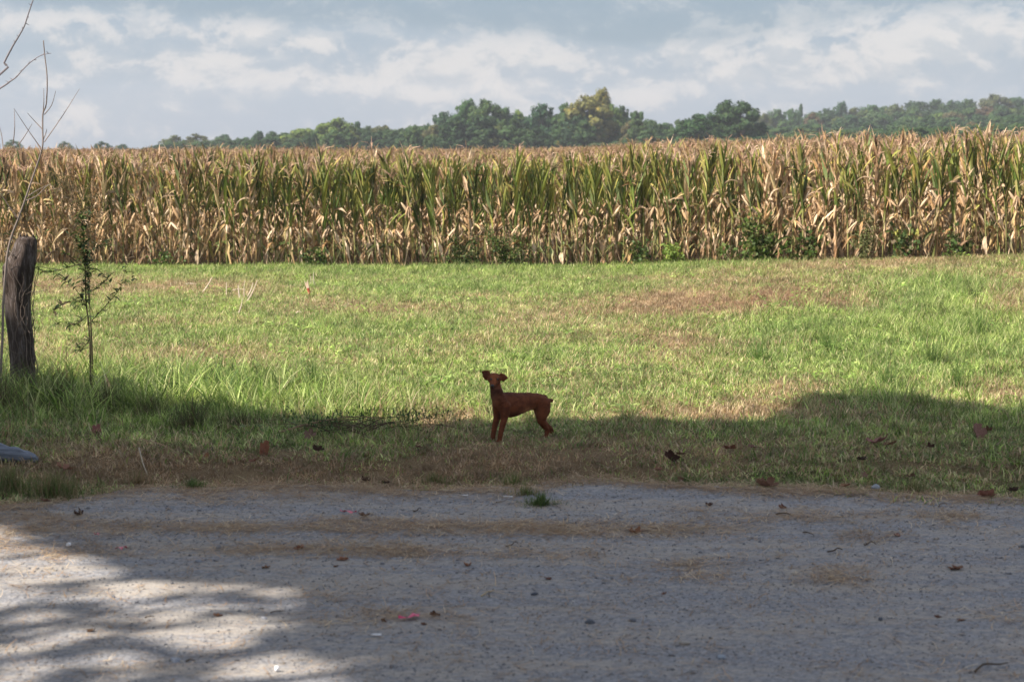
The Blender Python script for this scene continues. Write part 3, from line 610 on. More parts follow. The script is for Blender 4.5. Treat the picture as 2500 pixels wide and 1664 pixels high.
# ------------------------------------------------------------------ far trees
def tree_meshes(seed, shape='round', n=7000, size=.40, mat=M_CROWN):
    """a tree 10 m tall and about 8 m wide: trunk with limbs, crown of leaf clumps"""
    r = np.random.default_rng(seed); tr = MB(); lobes = []
    k = {'round': 15, 'tall': 16, 'broad': 17, 'open': 13, 'cone': 12, 'bush': 20}[shape]
    for i in range(k):
        t = (i + .5) / k
        if shape == 'tall': z = 2.2 + 7 * t; rr = 2.5 * math.sin(math.pi * min(1, t * .78 + .2)) ** .7
        elif shape == 'broad': z = 1.8 + 6.2 * t; rr = 4.2 * math.sin(math.pi * min(1, t * .75 + .22)) ** .6
        elif shape == 'bush': z = .8 + 7.0 * t; rr = 3.9 * math.sin(math.pi * (t * .58 + .36)) ** .6
        elif shape == 'cone': z = 1.5 + 7.6 * t; rr = 2. * (1 - t * .85)
        elif shape == 'open': z = 3.2 + 5.6 * t; rr = 3.4 * math.sin(math.pi * min(1, t * .7 + .2)) ** .6
        else: z = 1.3 + 7.1 * t; rr = 3.3 * math.sin(math.pi * min(1, t * .75 + .2)) ** .6
        a = i * 2.4 + r.uniform(-.4, .4); q = rr * r.uniform(.45, .9); lobes.append((q * math.cos(a), q * math.sin(a), z + r.normal(0, .3), r.uniform(.9, 1.75) * (.75 if shape in ('open', 'cone') else 1)))
    lobes.append((0, 0, 8.6 if shape != 'broad' else 7.8, 1.1)); top = 7.6
    tr.tube([(0, 0, -.3), (.05, .04, 1.6), (.15, -.05, 3.8), (.0, .1, top)], [.34, .25, .18, .05], 7)
    for (lx, ly, lz, lr) in lobes[:-1]:
        z0 = max(1.2, lz * .55); tr.tube([(.08, 0, z0), (lx * .5, ly * .5, z0 * .45 + lz * .55 - .2), (lx, ly, lz)], [.10, .07, .02], 5)
    P_ = []; Nn = []; tot = sum(l[3] ** 2 for l in lobes)
    for (lx, ly, lz, lr) in lobes:
        m = int(n * lr ** 2 / tot); sub = 9; sc_ = rnd_dirs(sub); d = rnd_dirs(m); c2 = sc_[r.integers(0, sub, m)]
        pos = c2 * lr * .62 + d * lr * .5 * r.uniform(.55, 1.05, (m, 1)); P_.append(pos * [1, 1, .85] + [lx, ly, lz]); Nn.append(d + c2 * .5)
    P_ = np.concatenate(P_); Nn = np.concatenate(Nn); m = len(P_); Nn = Nn + rng.normal(0, .35, (m, 3)); Nn /= np.linalg.norm(Nn, axis=1, keepdims=True)
    U = np.cross(Nn, rng.normal(size=(m, 3))); U /= np.linalg.norm(U, axis=1, keepdims=True); V = np.cross(Nn, U); s = size * r.uniform(.35, 1., (m, 1)) * .5
    C = np.ones((m, 3)) * r.uniform(.75, 1.25, (m, 1)) * np.array([1, 1, 1]); warm = r.random(m) < .08; C[warm] *= [1.5, 1.15, .8]
    v, f, c = quads(P_, U * s, V * s * .8, C); cr = MB(); cr.add(v, f, c); return tr, cr
SHAPES = ['round', 'tall', 'broad', 'open', 'cone', 'round', 'broad', 'bush']
TREES = []
for i, sh in enumerate(SHAPES):
    t, c = tree_meshes(500 + i, sh); TREES.append((t.mesh('trunk', M_BARK, True), c.mesh('crown', M_CROWN)))
DKG, MG, YG, BRN, BLU, YEL, RED = (.034, .076, .026), (.050, .106, .030), (.115, .175, .038), (.078, .098, .036), (.040, .090, .042), (.165, .165, .042), (.105, .082, .042)
def far_tree(px, top, wpx, col, Y, kind, label, group='trees on the skyline behind the corn'):
    p = aty(px, top, Y); base = float(H(p.x, Y)); hh = p.z - base; k = FPX / Y; wpx = wpx * (1.18 if px > 610 else .95)
    o = empty('tree', (p.x, Y, base), R.uniform(0, 6.28), label, 'tree', group); nat = {'round': 8.2, 'tall': 7.2, 'broad': 9.8, 'open': 8.2, 'cone': 5., 'bush': 9.}[SHAPES[kind]]
    wx = wpx / k / nat; hz = hh / 9.4; wx = max(wx, hz * .35); o.scale = (wx, wx, hz)
    t, c = TREES[kind]; obj('trunk', t, o); cr = obj('crown', c, o); cr.color = (*[v * R.uniform(.92, 1.08) for v in col], 1); return o
FT = [(30, 341, 66, MG, 470, 7, 'small green tree behind the corn nearest the left edge'), (157, 345, 56, MG, 470, 7, 'lone little round tree left of the wispy thin tree'),
 (248, 345, 70, BLU, 430, 7, 'wispy thin bluish tree over the far corn at left'), (300, 352, 70, BLU, 430, 7, 'low thin bluish tree right of the wispy one'), (352, 360, 46, MG, 480, 7, 'tiny bush top just above the corn left of the brownish trees'),
 (428, 330, 110, BRN, 460, 7, 'brownish tree at the left end of the tree line'), (478, 326, 100, BRN, 450, 7, 'rounded olive tree second from left in the tree line'), (548, 328, 100, BLU, 470, 7, 'pale blue green tree with airy crown in left tree line'),
 (600, 335, 80, MG, 460, 7, 'low green tree in the dip left of the forked dark crowns'), (632, 318, 50, DKG, 420, 0, 'dark crown, left of two forked dark crowns'), (664, 320, 56, DKG, 420, 5, 'dark crown, right of two forked dark crowns'), (693, 322, 50, MG, 425, 0, 'green crown left of the wide yellow green trees'),
 (742, 308, 120, YG, 415, 2, 'wide yellow green tree with flat dome on the left'), (786, 306, 60, YG, 410, 1, 'narrow yellow green tree beside the wide dome'), (826, 287, 110, YG, 400, 5, 'tallest of the yellow topped trees left of centre'),
 (873, 298, 34, DKG, 405, 4, 'pointed dark tree right of the yellow topped tree'), (899, 305, 44, MG, 405, 0, 'small rounded green tree beside the pointed one'), (936, 305, 74, BRN, 400, 5, 'brownish dome between two green trees left of centre'), (980, 311, 56, MG, 400, 0, 'green tree right of the brownish dome'),
 (1010, 304, 56, MG, 395, 5, 'mid green tree low on the slope up to the centre trees'), (1040, 297, 66, DKG, 395, 6, 'dark green tree just left of the blue green dome'), (1084, 270, 86, BLU, 390, 0, 'blue green dome tree left of the big centre trees'),
 (1139, 250, 74, MG, 380, 1, 'tall green tree, left half of the big centre pair'), (1184, 241, 100, MG, 378, 5, 'tallest bushy green tree of the big centre pair'), (1233, 261, 84, MG, 382, 5, 'green tree right of the big centre pair'), (1268, 275, 50, YG, 385, 1, 'slim yellowish tree in the gap right of the centre pair'),
 (1324, 250, 86, BLU, 380, 0, 'dark blue green dome left of the tall yellowing tree'), (1383, 251, 78, MG, 378, 5, 'green tree touching the left side of the yellowing tree'), (1432, 232, 130, YEL, 372, 5, 'tall yellowing tree, highest crown of the skyline'), (1466, 224, 70, YEL, 374, 1, 'ragged yellow top rising behind the yellowing tree'),
 (1490, 250, 60, YG, 374, 5, 'yellow green crown on the right shoulder of the yellowing tree'), (1519, 255, 50, DKG, 380, 0, 'small dark round crown right of the yellowing tree'), (1552, 272, 50, MG, 390, 3, 'ragged green crown in the dip right of the yellowing tree'), (1588, 285, 64, MG, 400, 2, 'low wide green tree left of the dark pair'),
 (1625, 298, 50, MG, 420, 0, 'lowest tree in the dip before the dark pair'), (1658, 291, 50, MG, 410, 5, 'small green tree behind the dark pair on its left'), (1704, 276, 118, DKG, 330, 0, 'very dark round tree, lower of the dark pair'), (1768, 252, 90, DKG, 335, 1, 'dark crown between the two very dark trees'), (1812, 246, 108, DKG, 332, 5, 'very dark tall tree, higher of the dark pair'),
 (1868, 270, 60, BRN, 560, 2, 'brownish crown right behind the dark pair'), (1898, 264, 70, MG, 580, 0, 'green crown on the low part of the hill'), (1934, 265, 60, MG, 590, 5, 'rounded green crown left of the thin spire on the hill'), (1956, 256, 22, DKG, 600, 4, 'thin dark spire tree standing above the hill line'),
 (1990, 267, 80, MG, 600, 2, 'wide green crown right of the thin spire'), (2018, 262, 60, DKG, 610, 0, 'dark crown left of the knob topped tree on the hill'), (2052, 254, 50, BLU, 620, 1, 'knob topped blue green tree on the hill'), (2086, 262, 70, BRN, 620, 5, 'brownish crown right of the knob topped tree'),
 (2130, 254, 90, MG, 625, 0, 'pale green dome on the hill left of the second brown crown'), (2184, 247, 80, BRN, 630, 2, 'second brown crown along the hill line'), (2240, 240, 110, DKG, 640, 2, 'widest dark crown on the hill line'), (2288, 240, 80, DKG, 645, 0, 'dark crown right of the widest dark one'),
 (2326, 244, 66, BLU, 650, 5, 'blue green crown in the slight dip of the hill line'), (2364, 240, 76, MG, 655, 0, 'green crown left of the highest hill crown'), (2427, 229, 90, BRN, 660, 5, 'highest brownish crown of the hill at right'), (2480, 232, 90, DKG, 665, 2, 'dark crown cut by the right edge of the picture'),
 (2306, 270, 110, YG, 560, 2, 'bright yellow green tree in the middle of the hill slope'), (2238, 283, 80, YG, 540, 5, 'lower yellow green dome left of the bright hill tree'), (2412, 258, 96, RED, 570, 0, 'reddish brown tree on the right of the hill slope'), (1985, 275, 60, RED, 540, 5, 'orange brown tree low on the hill left of its middle'),
 (2160, 272, 90, MG, 550, 2, 'broad green tree on the hill below the second brown crown'), (2080, 280, 100, BLU, 540, 0, 'big blue green tree at the hill foot'), (2340, 290, 80, MG, 520, 0, 'small rounded green tree at the foot of the bright hill tree'), (2470, 280, 100, DKG, 480, 5, 'dark tree low on the slope at the right edge')]
for q in FT: far_tree(*q)
# lower wood between them: one mass
pw = []
for i, sh in enumerate(['round', 'broad', 'round', 'tall', 'round']):
    t, c = tree_meshes(700 + i, sh, 4200, .48); mb = MB(); mb.add(np.concatenate(c.v), c.f, np.concatenate(c.c)); pw.append(mb.mesh('wood', M_FARCROWN))
LINE = np.array([(-300, 368), (0, 362), (370, 360), (410, 340), (600, 338), (660, 330), (740, 320), (860, 312), (1000, 312), (1060, 300), (1130, 280), (1250, 286), (1330, 280), (1440, 268), (1530, 282), (1620, 300), (1700, 300), (1760, 285), (1860, 280), (1920, 270), (2050, 268), (2200, 254), (2350, 250), (2500, 242), (2800, 240)])
P = []; SC = []; TI = []
for i in range(900):
    px = rng.uniform(-250, 2750); lim = np.interp(px, LINE[:, 0], LINE[:, 1]); right = px > 1830
    Y = rng.uniform(350, 470) if not right else rng.uniform(340, 640); top = lim + rng.uniform(0, 1) ** 1.2 * 50
    if right: top = np.interp(Y, [340, 640], [np.interp(px, [1830, 2500], [335, 305]), lim ]) + rng.uniform(-3, 20)
    p = aty(px, top, Y); base = float(H(p.x, Y)); hh = p.z - base
    if hh < 2.0: continue
    s = hh / 9.4; w = (max(s * 1.05, .5) if not right else max(.9, s)) * rng.uniform(.8, 1.45); P.append((p.x, Y, base)); SC.append((w, w, s)); TI.append(np.clip(rng.normal(.36, .3), 0, 1))
for i in range(70):
    px = rng.uniform(365, 640); Y = rng.uniform(430, 480); p = aty(px, np.interp(px, LINE[:, 0], LINE[:, 1]) + rng.uniform(-2, 14), Y); base = float(H(p.x, Y)); s = (p.z - base) / 9.4
    P.append((p.x, Y, base)); SC.append((s * 1.3, s * 1.3, s)); TI.append(np.clip(rng.normal(.4, .2), 0, 1))
for i in range(260):           # shrubby edge nearer the corn
    px = rng.uniform(1450, 2750); Y = rng.uniform(300, 345); top = np.interp(px, [1450, 1700, 2000, 2300, 2500, 2750], [345, 340, 322, 308, 300, 296]) + rng.uniform(0, 14); p = aty(px, top, Y); base = float(H(p.x, Y)); hh = max(2, p.z - base); s = hh / 9.4
    P.append((p.x, Y, base)); SC.append((s * 1.5, s * 1.5, s)); TI.append(np.clip(rng.normal(.45, .12), 0, 1))
n = len(P); scatter('woodland', pw, P, np.stack([np.zeros(n), np.zeros(n), rng.uniform(0, 6.28, n)], 1), SC, rng.integers(0, 5, n), 'lower mass of green woodland under the skyline trees', {'tint': TI})

# ------------------------------------------------------------------ shade trees beside and behind the viewer (outside the frame)
POLY = [(-1400, 890), (0, 945), (230, 968), (400, 1003), (600, 1025), (750, 1042), (1000, 1056), (1050, 1064), (1120, 1052), (1350, 1048), (1500, 1040), (1800, 1045), (1920, 1040), (1970, 1012), (2020, 988), (2200, 984), (2350, 1000), (2500, 1018), (3300, 1015)]
LIT = [((-600, 1240), (0, 1272), (130, 1322), (320, 1385), (500, 1408), (700, 1422), (775, 1444), (715, 1474), (420, 1482), (200, 1470), (0, 1474), (-600, 1490)), ((360, 1492), (520, 1482), (660, 1498), (675, 1545), (610, 1582), (470, 1585), (370, 1548)),
       ((-500, 1568), (0, 1566), (200, 1560), (340, 1580), (320, 1616), (100, 1628), (-500, 1640)), ((560, 1618), (700, 1590), (830, 1604), (830, 1680), (560, 1710)), ((-400, 1646), (300, 1636), (580, 1660), (620, 1800), (-400, 1800))]
HALF = ((-500, 1460), (300, 1470), (740, 1470), (800, 1560), (900, 1664), (900, 1800), (-500, 1800))
def inpoly(px, py, poly):
    c = np.zeros(len(px), bool); n = len(poly)
    for i in range(n):
        x1, y1 = poly[i]; x2, y2 = poly[(i + 1) % n]; k = (y1 > py) != (y2 > py); xi = (x2 - x1) * (py - y1) / ((y2 - y1) if y2 != y1 else 1e-9) + x1; c ^= k & (px < xi)
    return c
def shaded(x, y):
    ok = y > 3; yy = np.maximum(y, 3.); px, py = topx(x, yy, .03); top = np.interp(px, [p[0] for p in POLY], [p[1] for p in POLY]) + 5 * np.sin(px * .031) + 4 * np.sin(px * .083 + 1)
    s = py > top
    for q in LIT: s &= ~(inpoly(px, py, q) & (rng.random(len(px)) < .96))
    s &= ~(inpoly(px, py, HALF) & (rng.random(len(px)) < .80))
    return np.where(ok, s, True)
def shade_trees():
    n = 66000; gx_ = rng.uniform(-6.2, 6.4, n); gy_ = rng.uniform(5.5, 20.5, n); k = shaded(gx_, gy_); gx_, gy_ = gx_[k], gy_[k]; m = len(gx_); z = 9.0 + 3.8 * rng.random(m)
    # leaves set along the sun's rays over the ground meant to lie shaded
    P_ = np.stack([gx_ + L.x * z / L.z, gy_ + L.y * z / L.z, z], 1)
    tk = [(-12.5, 11.5), (-10.0, 3.0), (-4.0, -3.5)]; own = np.argmin([np.hypot(P_[:, 0] - a, P_[:, 1] - b) - (1.5 if i == 2 else 0) for i, (a, b) in enumerate(tk)], 0)
    names = ['tall shade tree left of the road, outside the picture', 'tall shade tree beside the viewer on the left', 'tall shade tree behind the viewer']
    for i, (tx, ty) in enumerate(tk):
        o = empty('shade_tree', (tx, ty, 0), 0, names[i], 'tree', 'shade trees beside the viewer'); Q = P_[own == i] - [tx, ty, 0]; m = len(Q)
        if m < 10: continue
        tr = MB(); tr.tube([(0, 0, -.2), (.05, 0, 1.2), (0, .1, 3.5), (.1, .1, 7.2), (.1, 0, 10.5)], [.38, .30, .25, .20, .07], 9); cs = Q[rng.integers(0, m, 15)]
        for c in cs: tr.tube([(0, 0, 6.6), (c[0] * .4, c[1] * .4, 8.2), (c[0] * .75, c[1] * .75, (8.8 + c[2]) / 2), tuple(c)], [.06, .04, .022, .008], 5)
        tr.build('trunk', M_BARK, o, True); U = rnd_dirs(m); V = np.cross(U, rnd_dirs(m)); V /= np.linalg.norm(V, axis=1, keepdims=True); s = rng.uniform(.075, .13, (m, 1))
        v, f, c = quads(Q, U * s, V * s * .8, np.ones((m, 3)) * rng.uniform(.8, 1.2, (m, 1))); cr = MB(); cr.add(v, f, c); b = cr.build('crown', M_CROWN, o); b.color = (*MG, 1)
shade_trees()

# ------------------------------------------------------------------ dog
def dog():
    base = at(1213, 1077); YB = base.y; K_ = 1942.0 * 15.1 / YB
    def P(zx, zy, y=0.):      # point on the body from its place in the photograph and its depth behind the fore feet
        return Vector(((zx - 500) / K_, y, ((1365 - zy) / K_ - .144 * y) / .99))
    root = empty('dog', (base.x, base.y, base.z - .012), 0, 'small slim reddish brown dog standing in the shade edge, looking at the viewer', 'dog')
    bm = bmesh.new()
    def ball(c, r, sc=(1, 1, 1), rot=None):
        q = bmesh.ops.create_icosphere(bm, subdivisions=3, radius=1); M_ = Matrix.Translation(c) @ (rot.to_4x4() if rot else Matrix.Identity(4)) @ Matrix.Diagonal((r * sc[0], r * sc[1], r * sc[2], 1)); bmesh.ops.transform(bm, matrix=M_, verts=q['verts'])
    def limb(pts, n=10):      # overlapping balls along a path: merged by the remesh below into one skin
        for (a, ra), (b, rb) in zip(pts, pts[1:]):
            a, b = Vector(a), Vector(b); m = max(3, int((b - a).length / (min(ra, rb) * .35)))
            for i in range(m + 1): t = i / m; ball(a.lerp(b, t), ra + (rb - ra) * t)
    f = Vector((-.78, -.63, 0)); lf = Vector((.63, -.78, 0)); up = Vector((0, 0, 1)); Rm = Matrix((f, lf, up)).transposed()
    def B(s, t, z): return f * s + lf * t + up * z
    # trunk: deep chest, tucked belly
    T_ = [(.004, .290, .046, .036), (-.02, .282, .064, .048), (-.05, .276, .078, .056), (-.08, .272, .088, .061), (-.13, .267, .093, .063), (-.18, .268, .087, .061), (-.23, .272, .078, .056), (-.28, .277, .069, .051), (-.33, .277, .063, .049), (-.375, .272, .066, .051), (-.42, .262, .064, .050), (-.455, .256, .050, .042)]
    sv = np.linspace(.004, -.455, 64); ar = np.array(T_)[::-1]
    for s in sv: q = [float(np.interp(s, ar[:, 0], ar[:, i])) for i in (1, 2, 3)]; ball(B(s, 0, q[0]), 1, (.028, q[2], q[1]), Rm)
    limb([(B(-.05, 0, .318), .048), (B(-.10, 0, .325), .042), (B(-.20, 0, .318), .036), (B(-.30, 0, .312), .036), (B(-.40, 0, .296), .034)])
    # neck and head
    limb([(B(-.03, 0, .305), .058), (P(505, 650, .01), .050), (P(490, 580, -.01), .044), (P(478, 520, -.012), .041), (P(475, 465, -.012), .040)])
    hc = P(466, 418, -.030)
    ball(hc, 1, (.0495, .052, .044)); ball(hc + Vector((0, .018, .0)), 1, (.047, .04, .043)); ball(hc + Vector((-.004, -.03, -.014)), 1, (.036, .034, .03))
    nose = P(436, 528, -.112); limb([(hc + Vector((-.004, -.03, -.018)), .030), (hc.lerp(nose, .7), .0215), (nose + Vector((.001, .012, -.002)), .0165)])
    jaw = nose + Vector((.002, .022, -.014)); limb([(hc + Vector((0, -.01, -.028)), .026), (jaw, .013)])
    for sx in (-1, 1): ball(hc + Vector((sx * .024, -.040, .010)), .0145)         # brow
    # ears: left one pricked outward with folded tip, right one folded over
    def ear(pts, th=.0045):
        c = [P(*q) for q in pts]; n = 6
        for i in range(n):
            for j in range(n): a = c[0].lerp(c[1], i / (n - 1)); b = c[3].lerp(c[2], i / (n - 1)); ball(a.lerp(b, j / (n - 1)), th + .001)
    ear([(372, 430, -.02), (412, 385, -.02), (385, 300, -.012), (302, 352, -.022)]); ear([(302, 352, -.022), (385, 304, -.012), (345, 297, -.02), (281, 310, -.034)]); ear([(372, 430, -.02), (330, 425, -.02), (297, 372, -.024), (330, 340, -.02)])
    ear([(548, 395, -.02), (575, 432, -.02), (600, 380, -.022), (562, 342, -.018)]); ear([(560, 338, -.018), (608, 352, -.024), (660, 402, -.034), (600, 447, -.034)]); ear([(552, 380, -.02), (600, 355, -.024), (640, 410, -.032), (580, 440, -.028)]); ear([(560, 345, -.018), (540, 352, -.02), (545, 385, -.02), (580, 420, -.024)])
    # fore legs
    for t, q in ((.045, 1), (-.045, -1)):
        t = t - .008 if q > 0 else t; ft = B(.004 if q > 0 else .0, t * 1.0, 0)
        limb([(B(-.045, t * .9, .27), .046), (B(-.045, t, .215), .035), (B(-.038, t, .175), .0265), (B(-.018, t, .12), .0215), (B(-.006, t, .075), .0195), (B(-.0, t, .045), .0185), (ft + up * .02, .0175)], 8)
        ball(ft + f * .012 + up * .014, 1, (.024, .018, .013), Rm)
        for k in (-1.5, -.5, .5, 1.5): ball(ft + f * (.026 - .003 * abs(k)) + lf * k * .0085 + up * .010, .0085, (1.2, .9, 1))
    # hind legs: stifle forward, hock back and low
    limb([(B(-.40, .04, .255), .060), (B(-.395, .05, .215), .054), (B(-.378, .052, .175), .044), (B(-.380, .050, .135), .033), (B(-.405, .048, .100), .025), (B(-.432, .047, .072), .020), (B(-.435, .047, .05), .0175), (B(-.428, .047, .022), .0165)])
    limb([(B(-.43, -.04, .25), .055), (B(-.445, -.048, .20), .046), (B(-.448, -.05, .160), .034), (B(-.468, -.05, .120), .025), (B(-.502, -.05, .088), .0210), (B(-.540, -.05, .060), .0190), (B(-.560, -.05, .038), .0165), (B(-.562, -.05, .020), .0160)])
    for s, t in ((-.428, .047), (-.560, -.05)):
        ft = B(s, t, 0); ball(ft + f * .012 + up * .013, 1, (.024, .017, .013), Rm)
        for k in (-1.5, -.5, .5, 1.5): ball(ft + f * (.026 - .003 * abs(k)) + lf * k * .0085 + up * .010, .008, (1.2, .9, 1))
    # docked tail
    limb([(B(-.445, 0, .295), .027), (P(1235, 718, .29), .022), (P(1285, 722, .33), .017), (P(1328, 722, .36), .0145)])
    me = bpy.data.meshes.new('tmp'); bm.to_mesh(me); bm.free(); tmp = bpy.data.objects.new('tmp', me); COL.objects.link(tmp)
    a = tmp.modifiers.new('r', 'REMESH'); a.mode = 'VOXEL'; a.voxel_size = .0036; b = tmp.modifiers.new('s', 'SMOOTH'); b.iterations = 5; b.factor = .5
    dg = bpy.context.evaluated_depsgraph_get(); body = bpy.data.meshes.new_from_object(tmp.evaluated_get(dg)); bpy.data.objects.remove(tmp)
    body.name = 'body'; n = len(body.vertices); co = np.empty(n * 3); body.vertices.foreach_get('co', co); co = co.reshape(-1, 3)
    c = np.tile(np.array([.125, .039, .017]), (n, 1))
    def paint(ctr, rad, col, k=1.):
        nonlocal c
        w = np.exp(-((co - np.array(ctr)) ** 2 / np.array(rad) ** 2).sum(1))[:, None] * k; c = c * (1 - w) + np.array(col) * w
    paint(P(960, 890, .17), (.05, .08, .03), (.42, .20, .10), 1.)                  # pale groin and belly fold
    paint(P(450, 640, -.04), (.03, .05, .06), (.26, .125, .075), .75)                 # lighter throat
    for sx in (-1, 1): paint(hc + Vector((sx * .024, -.05, .003)), (.012, .03, .010), (.025, .012, .008), .9)
    paint(P(470, 600, -.02), (.05, .06, .022), (.05, .02, .012), .6)
    paint(P(620, 760, .02), (.03, .08, .09), (.075, .026, .014), .5); paint(P(760, 940, .1), (.10, .1, .025), (.06, .024, .014), .6)
    paint(nose + Vector((0, .012, -.006)), (.028, .026, .024), (.022, .014, .012), .9)   # dark muzzle tip
    paint(P(340, 345, -.02), (.022, .05, .022), (.07, .024, .014), .75); paint(P(466, 420, -.09), (.035, .04, .04), (.26, .088, .036), .85)
    back = np.clip((co[:, 2] - .31) / .06, 0, 1)[:, None] * (co[:, 2] < .40)[:, None] * .7; c = c * (1 - back) + np.array([.060, .022, .014]) * back
    ca = body.color_attributes.new('Col', 'FLOAT_COLOR', 'POINT'); ca.data.foreach_set('color', np.hstack([c, np.ones((n, 1))]).astype(np.float32).ravel())
    m = Mat('short_red_fur', .75, .12); fur = m.noise(260, 3, (1, .5, 1), 'obj', .7); mo = m.noise(22, 4, (1, 1, 1.6), 'obj', .6); m.color(m.scale(m.attr('Col').outputs['Color'], m.math('MULTIPLY', m.step(fur, .3, .7, .82, 1.18), m.step(mo, .3, .7, .72, 1.25)))).bump(m.math('ADD', fur, m.math('MULTIPLY', mo, 2.)), .5, .005)
    body.materials.clear(); body.materials.append(m.m); body.polygons.foreach_set('use_smooth', [True] * len(body.polygons)); obj('body', body, root)
    dark = flat('wet_black_nose', (.015, .013, .014), .35, .5, .1)
    def part(name, ctr, r, sc, mat):
        q = bmesh.new(); bmesh.ops.create_icosphere(q, subdivisions=3, radius=r)
        for v in q.verts: v.co = Vector((v.co.x * sc[0], v.co.y * sc[1], v.co.z * sc[2] * (1 if v.co.z > 0 else .8)))
        e = bpy.data.meshes.new(name); q.to_mesh(e); q.free(); e.materials.append(mat); e.polygons.foreach_set('use_smooth', [True] * len(e.polygons)); o = obj(name, e, root); o.location = ctr; return o
    part('nose', nose + Vector((0, -.004, .003)), .0135, (1.05, .8, .85), dark)
    eye = flat('dark_brown_eye', (.012, .007, .005), .12, .6, .1)
    for sx in (-1, 1): part('eye', hc + Vector((sx * .024 - .001, -.0525, .004)), .0075, (1.1, .7, .9), eye)
dog()

# ------------------------------------------------------------------ fence post with dead vine
def post():
    Y = 17.0; prof = [(960, 20, 84), (931, 27, 84), (870, 24, 80), (809, 18, 76), (770, 14, 74), (727, 12, 74), (690, 9, 80), (650, 8, 88), (620, 28, 92), (595, 36, 93), (582, 42, 90), (578, 50, 84)]
    p0 = aty(52, 960, Y); gz = float(H(p0.x, Y)); root = empty('fence_post', (p0.x, Y, gz), 0, 'weathered crooked grey wooden fence post at the left edge, wrapped in dead vines', 'fence post')
    n = 28; rings = []; z_lo = -.15
    pr_ = [(aty((a + b) / 2, q, Y), (b - a) / 2 / FPX * Y) for q, a, b in prof]; pr_.insert(0, (Vector((p0.x, Y, gz + z_lo)), .13)); V = []
    dense = []
    for (a, ra), (b, rb) in zip(pr_, pr_[1:]):
        for k in range(5): t = k / 5; dense.append((a.lerp(b, t), ra + (rb - ra) * t))
    dense.append(pr_[-1])
    for c, r in dense:
        for k in range(n):
            q = 2 * math.pi * k / n; w = 1.07 + .22 * mnoise.noise(Vector((math.cos(q) * 2.2, math.sin(q) * 2.2, c.z * 1.1))) - .34 * abs(mnoise.noise(Vector((math.cos(q) * 6, math.sin(q) * 6, c.z * 1.3))))
            V.append((c.x - p0.x + math.cos(q) * r * w, math.sin(q) * r * .85 * w, c.z - gz))
    F = [(i * n + k, i * n + (k + 1) % n, (i + 1) * n + (k + 1) % n, (i + 1) * n + k) for i in range(len(dense) - 1) for k in range(n)]; F.append(tuple((len(dense) - 1) * n + k for k in range(n)))
    m = Mat('weathered_wood', .95, .1); g_ = m.noise(5, 8, (6, 6, .9), 'obj', .78); b_ = m.noise(2.2, 4, (1, 1, 1), 'obj')
    c = m.ramp(g_, [(.28, (.022, .017, .015)), (.5, (.105, .085, .075)), (.70, (.34, .31, .31))]); m.color(m.mix(m.step(b_, .42, .62, 0, .75), c, m.mix(1, c, (.42, .36, .34), 'MULTIPLY'))).bump(g_, 1., .03)
    mb = MB(); mb.add(V, F); mb.build('post', m.m, root, True)
    cr = MB()       # split top and a stub of wire staple
    for k in range(5): a = R.uniform(-.07, .07); cr.tube([(a + pr_[-1][0].x - p0.x, R.uniform(-.05, .03), pr_[-1][0].z - gz - .04), (a + pr_[-1][0].x - p0.x + R.uniform(-.02, .02), R.uniform(-.05, .02), pr_[-1][0].z - gz + R.uniform(.0, .03))], [.018, .006], 5, (.08, .065, .055))
    cr.build('splintered_top', M_TWIG, root)
    vr = empty('dead_vine', (p0.x, Y, gz), 0, 'tangle of thin dead vine stems climbing around the crooked post', 'vine'); vb = MB()
    for s in range(9):
        a0 = R.uniform(0, 6.28); tw = R.uniform(-2.2, 2.2); top = R.uniform(.7, 1.45); pts = []
        for k in range(22):
            z = top * k / 21; c, r = min(dense, key=lambda d: abs(d[0].z - gz - z)); q = a0 + tw * k / 21 + .2 * math.sin(k); e = r * 1.12 + .012 * math.sin(k * 1.3 + s) + .01; pts.append((c.x - p0.x + math.cos(q) * e, math.sin(q) * e * .9, z))
        vb.tube(pts, [R.uniform(.003, .0075) * (1 - k / 30) for k in range(22)], 5, np.array((.17, .135, .115)) * R.uniform(.6, 1.3))
    vb.build('stem', M_TWIG, vr); v2 = MB()
    for s in range(14):
        q = R.uniform(-3.4, .2); z = R.uniform(.2, 1.3); x0 = math.cos(q) * .12; p = Vector((x0, math.sin(q) * .12, z)); pts = [p]; d = Vector((R.uniform(-1, 1), R.uniform(-.5, .2), R.uniform(-.6, .6)))
        for k in range(4): d += Vector((R.gauss(0, .4), R.gauss(0, .3), R.gauss(0, .4))); pts.append(pts[-1] + d.normalized() * R.uniform(.04, .08))
        v2.tube(pts, [.003, .0028, .0024, .002, .0012], 4, (.16, .13, .11))
    v2.build('side_shoot', M_TWIG, vr)
post()

def px_line(pts, Y, o, yj=.0):
    return [aty(a, b, Y + yj * R.uniform(-1, 1)) - o for a, b in pts]
def spurs(mb, pts, col, every=.06, ln=.02):
    for a, b in zip(pts, pts[1:]):
        m = int((b - a).length / every)
        for i in range(m):
            p = a.lerp(b, (i + R.random()) / max(1, m)); d = Vector((R.uniform(-1, 1), R.uniform(-.6, .6), R.uniform(-.2, 1))).normalized(); mb.tube([p, p + d * ln * R.uniform(.4, 1.3)], [.0022, .0008], 3, col)
def smooth_path(pts, k=4):
    out = []
    for i in range(len(pts) - 1):
        p0, p1, p2, p3 = pts[max(i - 1, 0)], pts[i], pts[i + 1], pts[min(i + 2, len(pts) - 1)]
        for j in range(k): t = j / k; out.append(.5 * ((2 * p1) + (p2 - p0) * t + (2 * p0 - 5 * p1 + 4 * p2 - p3) * t * t + (3 * p1 - p0 - 3 * p2 + p3) * t ** 3))
    out.append(pts[-1]); return out
